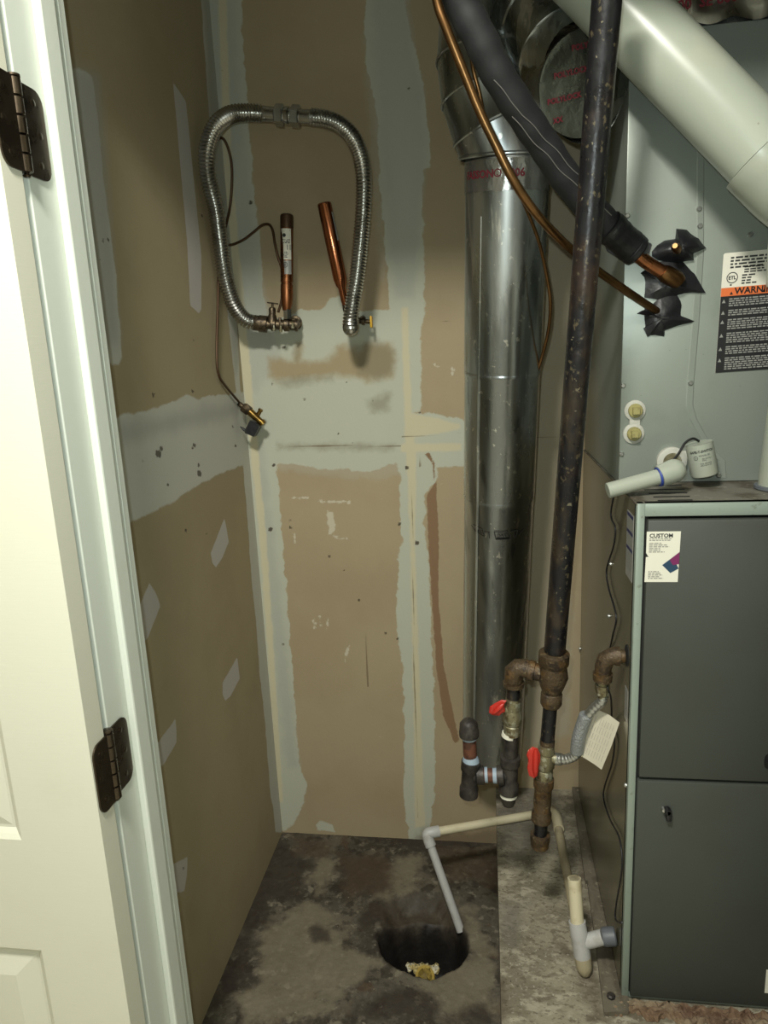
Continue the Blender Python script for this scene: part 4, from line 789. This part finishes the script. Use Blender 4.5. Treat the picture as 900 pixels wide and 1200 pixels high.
part('pipe_bore', MB().lathe(tp+(u1-tp)*.34, tp+(u1-tp)*.35, [(0, .0099), (1, .0099)], 22), 'pvc_inside', t)
part('tee', MB().lathe(u1+(tp-u1)*.06, b.lerp(u1, .25), [(0, .014), (0, .0165), (.15, .0168), (.9, .0168), (1, .0155)], 26).lathe(P(684, 1104, b.y+.014), P(707, 1098, b.y+.010), [(0, .014), (.35, .0145), (1, .0145)], 22), 'pvc_grey', t)
part('base_elbow', MB().rev([b.lerp(u1, .28), b.lerp(u1, .1), b, b+Vector((0, -.004, -.008)), b+Vector((0, -.004, -.0115))], [.0165, .0160, .0145, .010, .004], 22), 'pvc_dirty', t, 'stained lower elbow')
pc = P(706, 1098, b.y+.010); part('grey_cap', MB().lathe(pc, Vector((FX-.002, pc.y-.0, pc.z+.004)), [(0, .016), (.2, .0175), (.9, .0175), (1, .015)], 22), 'grey_rubber', t, 'grey rubber end cap')
solo('drain_pipe_stub', (lambda mb: mb.rev(*(lambda c, d: ([c+d*.03, c, c, c+d*.028], [.022, .022, .0165, .0165]))(PZ(498, 1144, -.008), (Vector((.0, .62, -.78))).normalized()), 26))(MB()), 'yellow_pvc', 'yellowed round drain pipe end poking out at the front of the floor hole', 'pipe')
mb = MB(); rnd = random.Random(3)
for k in range(26):
    c = PZ(rnd.choice([rnd.uniform(478, 492), rnd.uniform(494, 506), rnd.uniform(506, 512)]), rnd.uniform(1131, 1138), -.006); r = rnd.uniform(.004, .009)
    vs = []
    for i in range(5):
        for j in range(7):
            a, e = 2*math.pi*j/7, math.pi*(i+.5)/5-math.pi/2; vs.append(c+Vector((math.cos(a)*math.cos(e), math.sin(a)*math.cos(e), math.sin(e)*.8))*r*rnd.uniform(.75, 1.2))
    mb.add(vs, [(i*7+j, i*7+(j+1) % 7, (i+1)*7+(j+1) % 7, (i+1)*7+j) for i in range(4) for j in range(7)])
o = solo('foam_sealant', mb, 'foam_crumb', 'crumbly cream foam sealant around the yellow pipe in the hole', 'sealant'); o['kind'] = 'stuff'
# ------------------------------------------------------------------ planks and debris at the furnace base
def slab(pts_px, z0, th, wob=.0015):
    pts = [PZ(x, y, z0+th) for x, y in pts_px]; mb = MB(); n = len(pts)
    mb.add([p for p in pts]+[p-Vector((0, 0, th-.0005)) for p in pts], [tuple(range(n)), tuple(range(n, 2*n))]+[(k, (k+1) % n, n+(k+1) % n, n+k) for k in range(n)]); return mb
solo('base_strip', slab([(688, 1031), (700, 1024), (707, 1045), (714, 1075), (727, 1130), (737, 1172), (737, 1185), (708, 1186), (701, 1130), (694, 1075)], PADZ, .010), 'plank', 'rough grey strip wedged beside the furnace foot, nearer piece', 'strip')
solo('base_strip', slab([(668, 905), (676, 903), (688, 950), (700, 1012), (699, 1026), (686, 1032), (680, 990)], PADZ, .010), 'plank', 'rough grey strip beside the furnace foot, far piece behind the tee', 'strip')
q = PZ(716, 1168, PADZ+.011); solo('bolt_head', MB().lathe(q, q+Vector((0, 0, .006)), [(0, .008), (.6, .008), (1, .005)], 8), 'dark_malleable', 'small dark bolt head on the grey strip by the furnace corner', 'bolt')
rnd = random.Random(8); mb = MB(); nx, ny = 70, 12; vs = []
for j in range(ny+1):
    for i in range(nx+1):
        f = i/nx; x = 712+f*230; yt = 1170+f*22+3*math.sin(i*1.1)+rnd.uniform(-1, 1); yb2 = 1186+f*38+4*math.sin(i*.5)+rnd.uniform(-2, 2); py = yt+(yb2-yt)*j/ny
        p = PZ(x, py, PADZ); edge = min(i, nx-i, j*2, (ny-j)*2)
        vs.append((p.x, min(p.y, FY-.006), PADZ+.001+(0 if edge == 0 else .004+.008*rnd.random()*min(1, edge/3))))
mb.add(vs, [(j*(nx+1)+i, j*(nx+1)+i+1, (j+1)*(nx+1)+i+1, (j+1)*(nx+1)+i) for j in range(ny) for i in range(nx)])
solo('splintered_board', mb, 'debris_wood', 'splintered reddish brown board edge along the furnace front foot', 'board')
# ------------------------------------------------------------------ corrugated hose loop on the wall
t = thing('corrugated_hose', 'corrugated stainless steel hose loop arching over two copper cylinders', 'hose', P(300, 378, 1.74))
def corr(path, r0=.0158, r1=.0190, pitch=.0068):
    pts = resample(path, pitch/4); return MB().rev(pts, [r0+(r1-r0)*(.5+.5*math.cos(math.pi*2*i/4)) for i in range(len(pts))], 20)
hl = pathp([(299, 378, 1.745), (290, 376, 1.735), (280, 367, 1.72), (271, 350, 1.70), (263, 320, 1.68), (258, 283, 1.665), (253, 245, 1.645), (245, 213, 1.62), (242, 187, 1.61), (245, 165, 1.615), (254, 146, 1.63), (271, 134, 1.66), (292, 132, 1.685), (306, 133, 1.70)], 12, .026)
hr = pathp([(366, 137.5, 1.695), (380, 139, 1.69), (396, 145, 1.685), (411, 158, 1.68), (421, 178, 1.675), (426, 205, 1.67), (426, 240, 1.67), (423, 280, 1.67), (419, 320, 1.67), (414, 352, 1.67), (411, 374, 1.675), (411, 384, 1.69), (411, 381, 1.725), (412, 377, 1.76), (413, 375, 1.80)], 12)
part('left_leg', corr(hl), 'hose_steel', t); part('right_leg', corr(hr), 'hose_steel', t)
part('hose_cuff', MB().lathe(P(305, 133, 1.70), P(324, 135, 1.70), [(0, .0165), (1, .0160)], 24), 'hose_steel', t); part('hose_cuff', MB().lathe(P(350, 136.5, 1.695), P(368, 138, 1.695), [(0, .0155), (1, .0165)], 24), 'hose_steel', t)
part('union_nut', MB().lathe(P(322.5, 135, 1.70), P(333, 135.5, 1.70), [(0, .021), (.1, .0235), (.9, .0235), (1, .021)], 6), 'chrome', t); part('union_nut', MB().lathe(P(341.5, 136, 1.698), P(352, 136.8, 1.697), [(0, .021), (.1, .0235), (.9, .0235), (1, .021)], 6), 'chrome', t)
part('union_body', MB().lathe(P(332, 135.5, 1.70), P(343, 136, 1.698), [(0, .0165), (.3, .0165), (.35, .0195), (.65, .0195), (.7, .0165), (1, .0165)], 24), 'chrome', t)
part('end_fitting', MB().lathe(P(296, 378, 1.745), P(313, 380, 1.75), [(0, .0165), (.1, .019), (.45, .019), (.47, .0205), (1, .0205)], 12), 'dark_brass', t)
# hammer arrestors
A = P(336, 251, 1.752); B = P(337, 332, 1.752); axs = (B-A).normalized()
t = thing('water_hammer_arrestor', 'upright copper cylinder with white paper label, left of the tilted one', 'cylinder', P(336, 372, 1.752), 'copper arrestor cylinders')
C_ = P(336, 364, 1.752); RA = .0152
mb = MB().lathe(A, C_, [(0, .011), (.012, .0145), (.03, RA), (.70, RA), (.705, .0138), (.72, .0138), (.725, RA), (.86, RA), (.93, .0135), (1, .0095)], 28); part('body', mb, 'copper', t)
part('end_cap', MB().lathe(A-axs*.0005, A.lerp(C_, .145), [(0, .0112), (.08, .015), (.2, RA+.0006), (1, RA+.0006)], 28), 'thin_copper', t, 'darker brown end cap')
sd = (CAM-A); sd = (sd-axs*sd.dot(axs)).normalized(); sr_ = sd.cross(axs); sr_ = -sr_ if sr_.dot(CR) < 0 else sr_
def arl(a0, axv, sdv, srv, r): return lambda u, v, e=1: a0-axv*v+(sdv*math.cos(u/r)+srv*math.sin(u/r))*(r+.0003*e)
pl = arl(A, axs, sd, sr_, RA)
def wrapped(u0, u1, v0, v1, e=1, nn=10):
    mb = MB()
    for k in range(nn): a, b = u0+(u1-u0)*k/nn, u0+(u1-u0)*(k+1)/nn; mb.quad(pl(a, v0, e), pl(b, v0, e), pl(b, v1, e), pl(a, v1, e))
    return mb
lbl = part('paper_label', wrapped(-.0165, .010, -.034, -.104), 'label_white', t); 
mb = MB(); rectp(mb, pl, -.013, -.0395, .007, -.037, 2); mesh_obj('red_line', mb, 'red_print', lbl)
mb = MB(); fine_print(mb, pl, -.013, -.058, .007, -.067, .0035, .1); fine_print(mb, pl, -.013, -.086, .004, -.099, .003, .3)
for r in (.0045,): mb.add([pl(-.007, -.049, 2)]+[pl(-.007+r*math.cos(k*.63), -.049+r*math.sin(k*.63), 2) for k in range(10)], [(0, k+1, (k+1) % 10+1) for k in range(10)])
rectp(mb, pl, .0, -.082, .008, -.070, 2); mesh_obj('fine_print', mb, 'print_dark', lbl)
lb2 = part('silver_label', wrapped(-.0165, .010, -.106, -.137), 'label_side', t); mb = MB()
for k in range(18):
    x, y = 2*math.pi*k/18, 2*math.pi*(k+1)/18; mb.quad(*[pl(-.005+r*math.cos(q), -.116+r*math.sin(q), 2) for r, q in ((.0048, x), (.0048, y), (.0062, y), (.0062, x))])
fine_print(mb, pl, -.008, -.1135, -.002, -.119, .002, .1); mesh_obj('round_mark', mb, 'print_dark', lb2)
A = P(379.5, 237, 1.705); C_ = P(401, 336, 1.735); axs = (C_-A).normalized()
t = thing('water_hammer_arrestor', 'tilted shiny copper cylinder without cap beside the hose right leg', 'cylinder', P(404, 362, 1.745), 'copper arrestor cylinders')
del t['group']
part('body', MB().lathe(A, P(405, 357, 1.742), [(0, .012), (.01, .0155), (.025, .0163), (.74, .0163), (.80, .0135), (.83, .0092), (.96, .0092), (1, .0075)], 28), 'copper_bright', t)
sd = (CAM-A); sd = (sd-axs*sd.dot(axs)).normalized(); sr_ = sd.cross(axs); sr_ = -sr_ if sr_.dot(CR) < 0 else sr_; pl = arl(A, axs, sd, sr_, .0163)
lbl = part('silver_label', wrapped(.0135, .0200, -.024, -.086), 'label_side', t); mb = MB(); fine_print(mb, pl, .014, -.026, .0185, -.084, .003, .2); mesh_obj('fine_print', mb, 'print_grey', lbl)
part('threaded_stub', MB().lathe(P(404, 352, 1.742), P(406, 368, 1.75), [(0, .0065), (.3, .008), (.6, .008), (1, .006)], 12), 'dark_brass', t)
# valve cluster
t = thing('supply_valve', 'tarnished brass valve cluster where the hose left end meets the wall', 'valve', P(340, 380, 1.80))
part('valve_body', MB().lathe(P(311, 380, 1.75), P(349, 381, 1.765), [(0, .012), (.15, .012), (.18, .0155), (.3, .0155), (.33, .012), (.55, .012), (.58, .016), (.72, .016), (.75, .0125), (.9, .0125), (.92, .015), (1, .015)], 16), 'dark_brass', t)
part('wall_inlet', MB().lathe(P(345, 380, 1.764), P(346, 378, 1.818), [(0, .013), (.6, .013), (.62, .018), (1, .018)], 14), 'dark_brass', t)
part('saddle_body', MB().lathe(P(319, 378, 1.752), P(319, 360, 1.75), [(0, .014), (.4, .0105), (.55, .0085), (.9, .0085), (1, .006)], 12), 'dark_brass', t)
part('packing_nut', MB().lathe(P(337, 374, 1.752), P(336.5, 361, 1.752), [(0, .0105), (.9, .0105), (1, .008)], 6), 'chrome', t)
part('tee_handle', MB().lathe(P(313, 354.5, 1.748), P(326, 356, 1.748), [(0, .0016), (1, .0016)], 8).lathe(P(319.5, 355, 1.748), P(319, 362, 1.75), [(0, .003), (1, .003)], 8), 'dark_brass', t)
for x, y in ((308, 386), (321, 387.5), (329, 389), (343, 385)): part('clamp_screw', MB().lathe(P(x, y-7, 1.742), P(x, y, 1.742), [(0, .0028), (.6, .0028), (.62, .0045), (1, .004)], 10), 'brass_dirty', t)
part('clamp_plate', MB().box(P(326, 372, 1.744), P(331, 386, 1.756), .001), 'dark_brass', t)
t = thing('shutoff_valve', 'small brass wall valve with yellow handle right of the hose end', 'valve', P(428, 376, 1.80))
part('valve_stem', MB().lathe(P(414, 375, 1.765), P(434, 377, 1.765), [(0, .011), (.3, .011), (.33, .007), (.5, .007), (.53, .0095), (.7, .0095), (.73, .005), (1, .005)], 14).lathe(P(424, 376, 1.765), P(425, 374, 1.818), [(0, .007), (1, .009)], 12), 'dark_brass', t)
part('handle', MB().box(P(433, 370, 1.755), P(437.5, 384, 1.775), .002), 'yellow_plastic', t, 'yellow plastic handle')
# capillary tube and its small valve
solo('icemaker_tube', MB().rev(pathp([(326, 366, 1.76), (330, 350, 1.757), (330.5, 318, 1.752), (326, 302, 1.752), (322, 285, 1.755), (319.5, 270, 1.76), (315, 263, 1.765), (307, 264, 1.77), (297, 272, 1.775), (285, 281, 1.78), (270, 287, 1.785), (262, 282, 1.79), (264, 268, 1.79), (269, 245, 1.785), (271.5, 220, 1.78), (271.5, 195, 1.775), (268, 176, 1.77), (262, 163, 1.765), (256, 163, 1.765), (251, 172, 1.77), (250, 200, 1.78), (253, 250, 1.785), (256, 300, 1.785), (255.5, 350, 1.785), (254, 410, 1.785), (256, 438, 1.785), (265, 453, 1.783), (280, 471, 1.78)], 8, .008), .0032, 10), 'thin_copper', 'long thin brown tube looping behind the steel hose down to the hanging valve', 'tube')
t = thing('saddle_valve', 'small tarnished brass valve hanging on the thin brown tube', 'valve', P(292, 492, 1.78))
Z = lambda x, y, d=1.765: P(260+x/12.86, 460+y/12.86, d)
part('compression_nut', MB().lathe(Z(250, 160), Z(330, 225), [(0, .005), (.2, .0065), (1, .007)], 12).lathe(Z(320, 210), Z(420, 290), [(0, .0118), (.1, .0135), (.9, .0135), (1, .012)], 6), 'dark_brass', t)
part('body', MB().lathe(Z(400, 270), Z(600, 450), [(0, .010), (.5, .0095), (.7, .008), (1, .008)], 16).lathe(Z(530, 360), Z(590, 250), [(0, .0055), (.75, .0052), (.78, .0062), (1, .0062)], 14).lathe(Z(590, 430), Z(625, 480), [(0, .0085), (1, .0085)], 12), 'brass', t)
part('clamp_block', MB().prism([Z(420, 420, 1.752), Z(555, 480, 1.752), Z(550, 540, 1.752), Z(480, 668, 1.752), Z(345, 610, 1.752), Z(350, 560, 1.752)], (0, .025, 0)), 'black_tape', t)
part('pin', MB().lathe(Z(355, 575, 1.757), Z(275, 512, 1.755), [(0, .004), (.5, .0035), (1, .001)], 8), 'black_tape', t)
for o in bpy.data.objects:
    if o.name.split('.')[0] in ('fine_print', 'lettering', 'printed_mark'): o['kind'] = 'stuff'
    if '_o' in o: del o['_o']
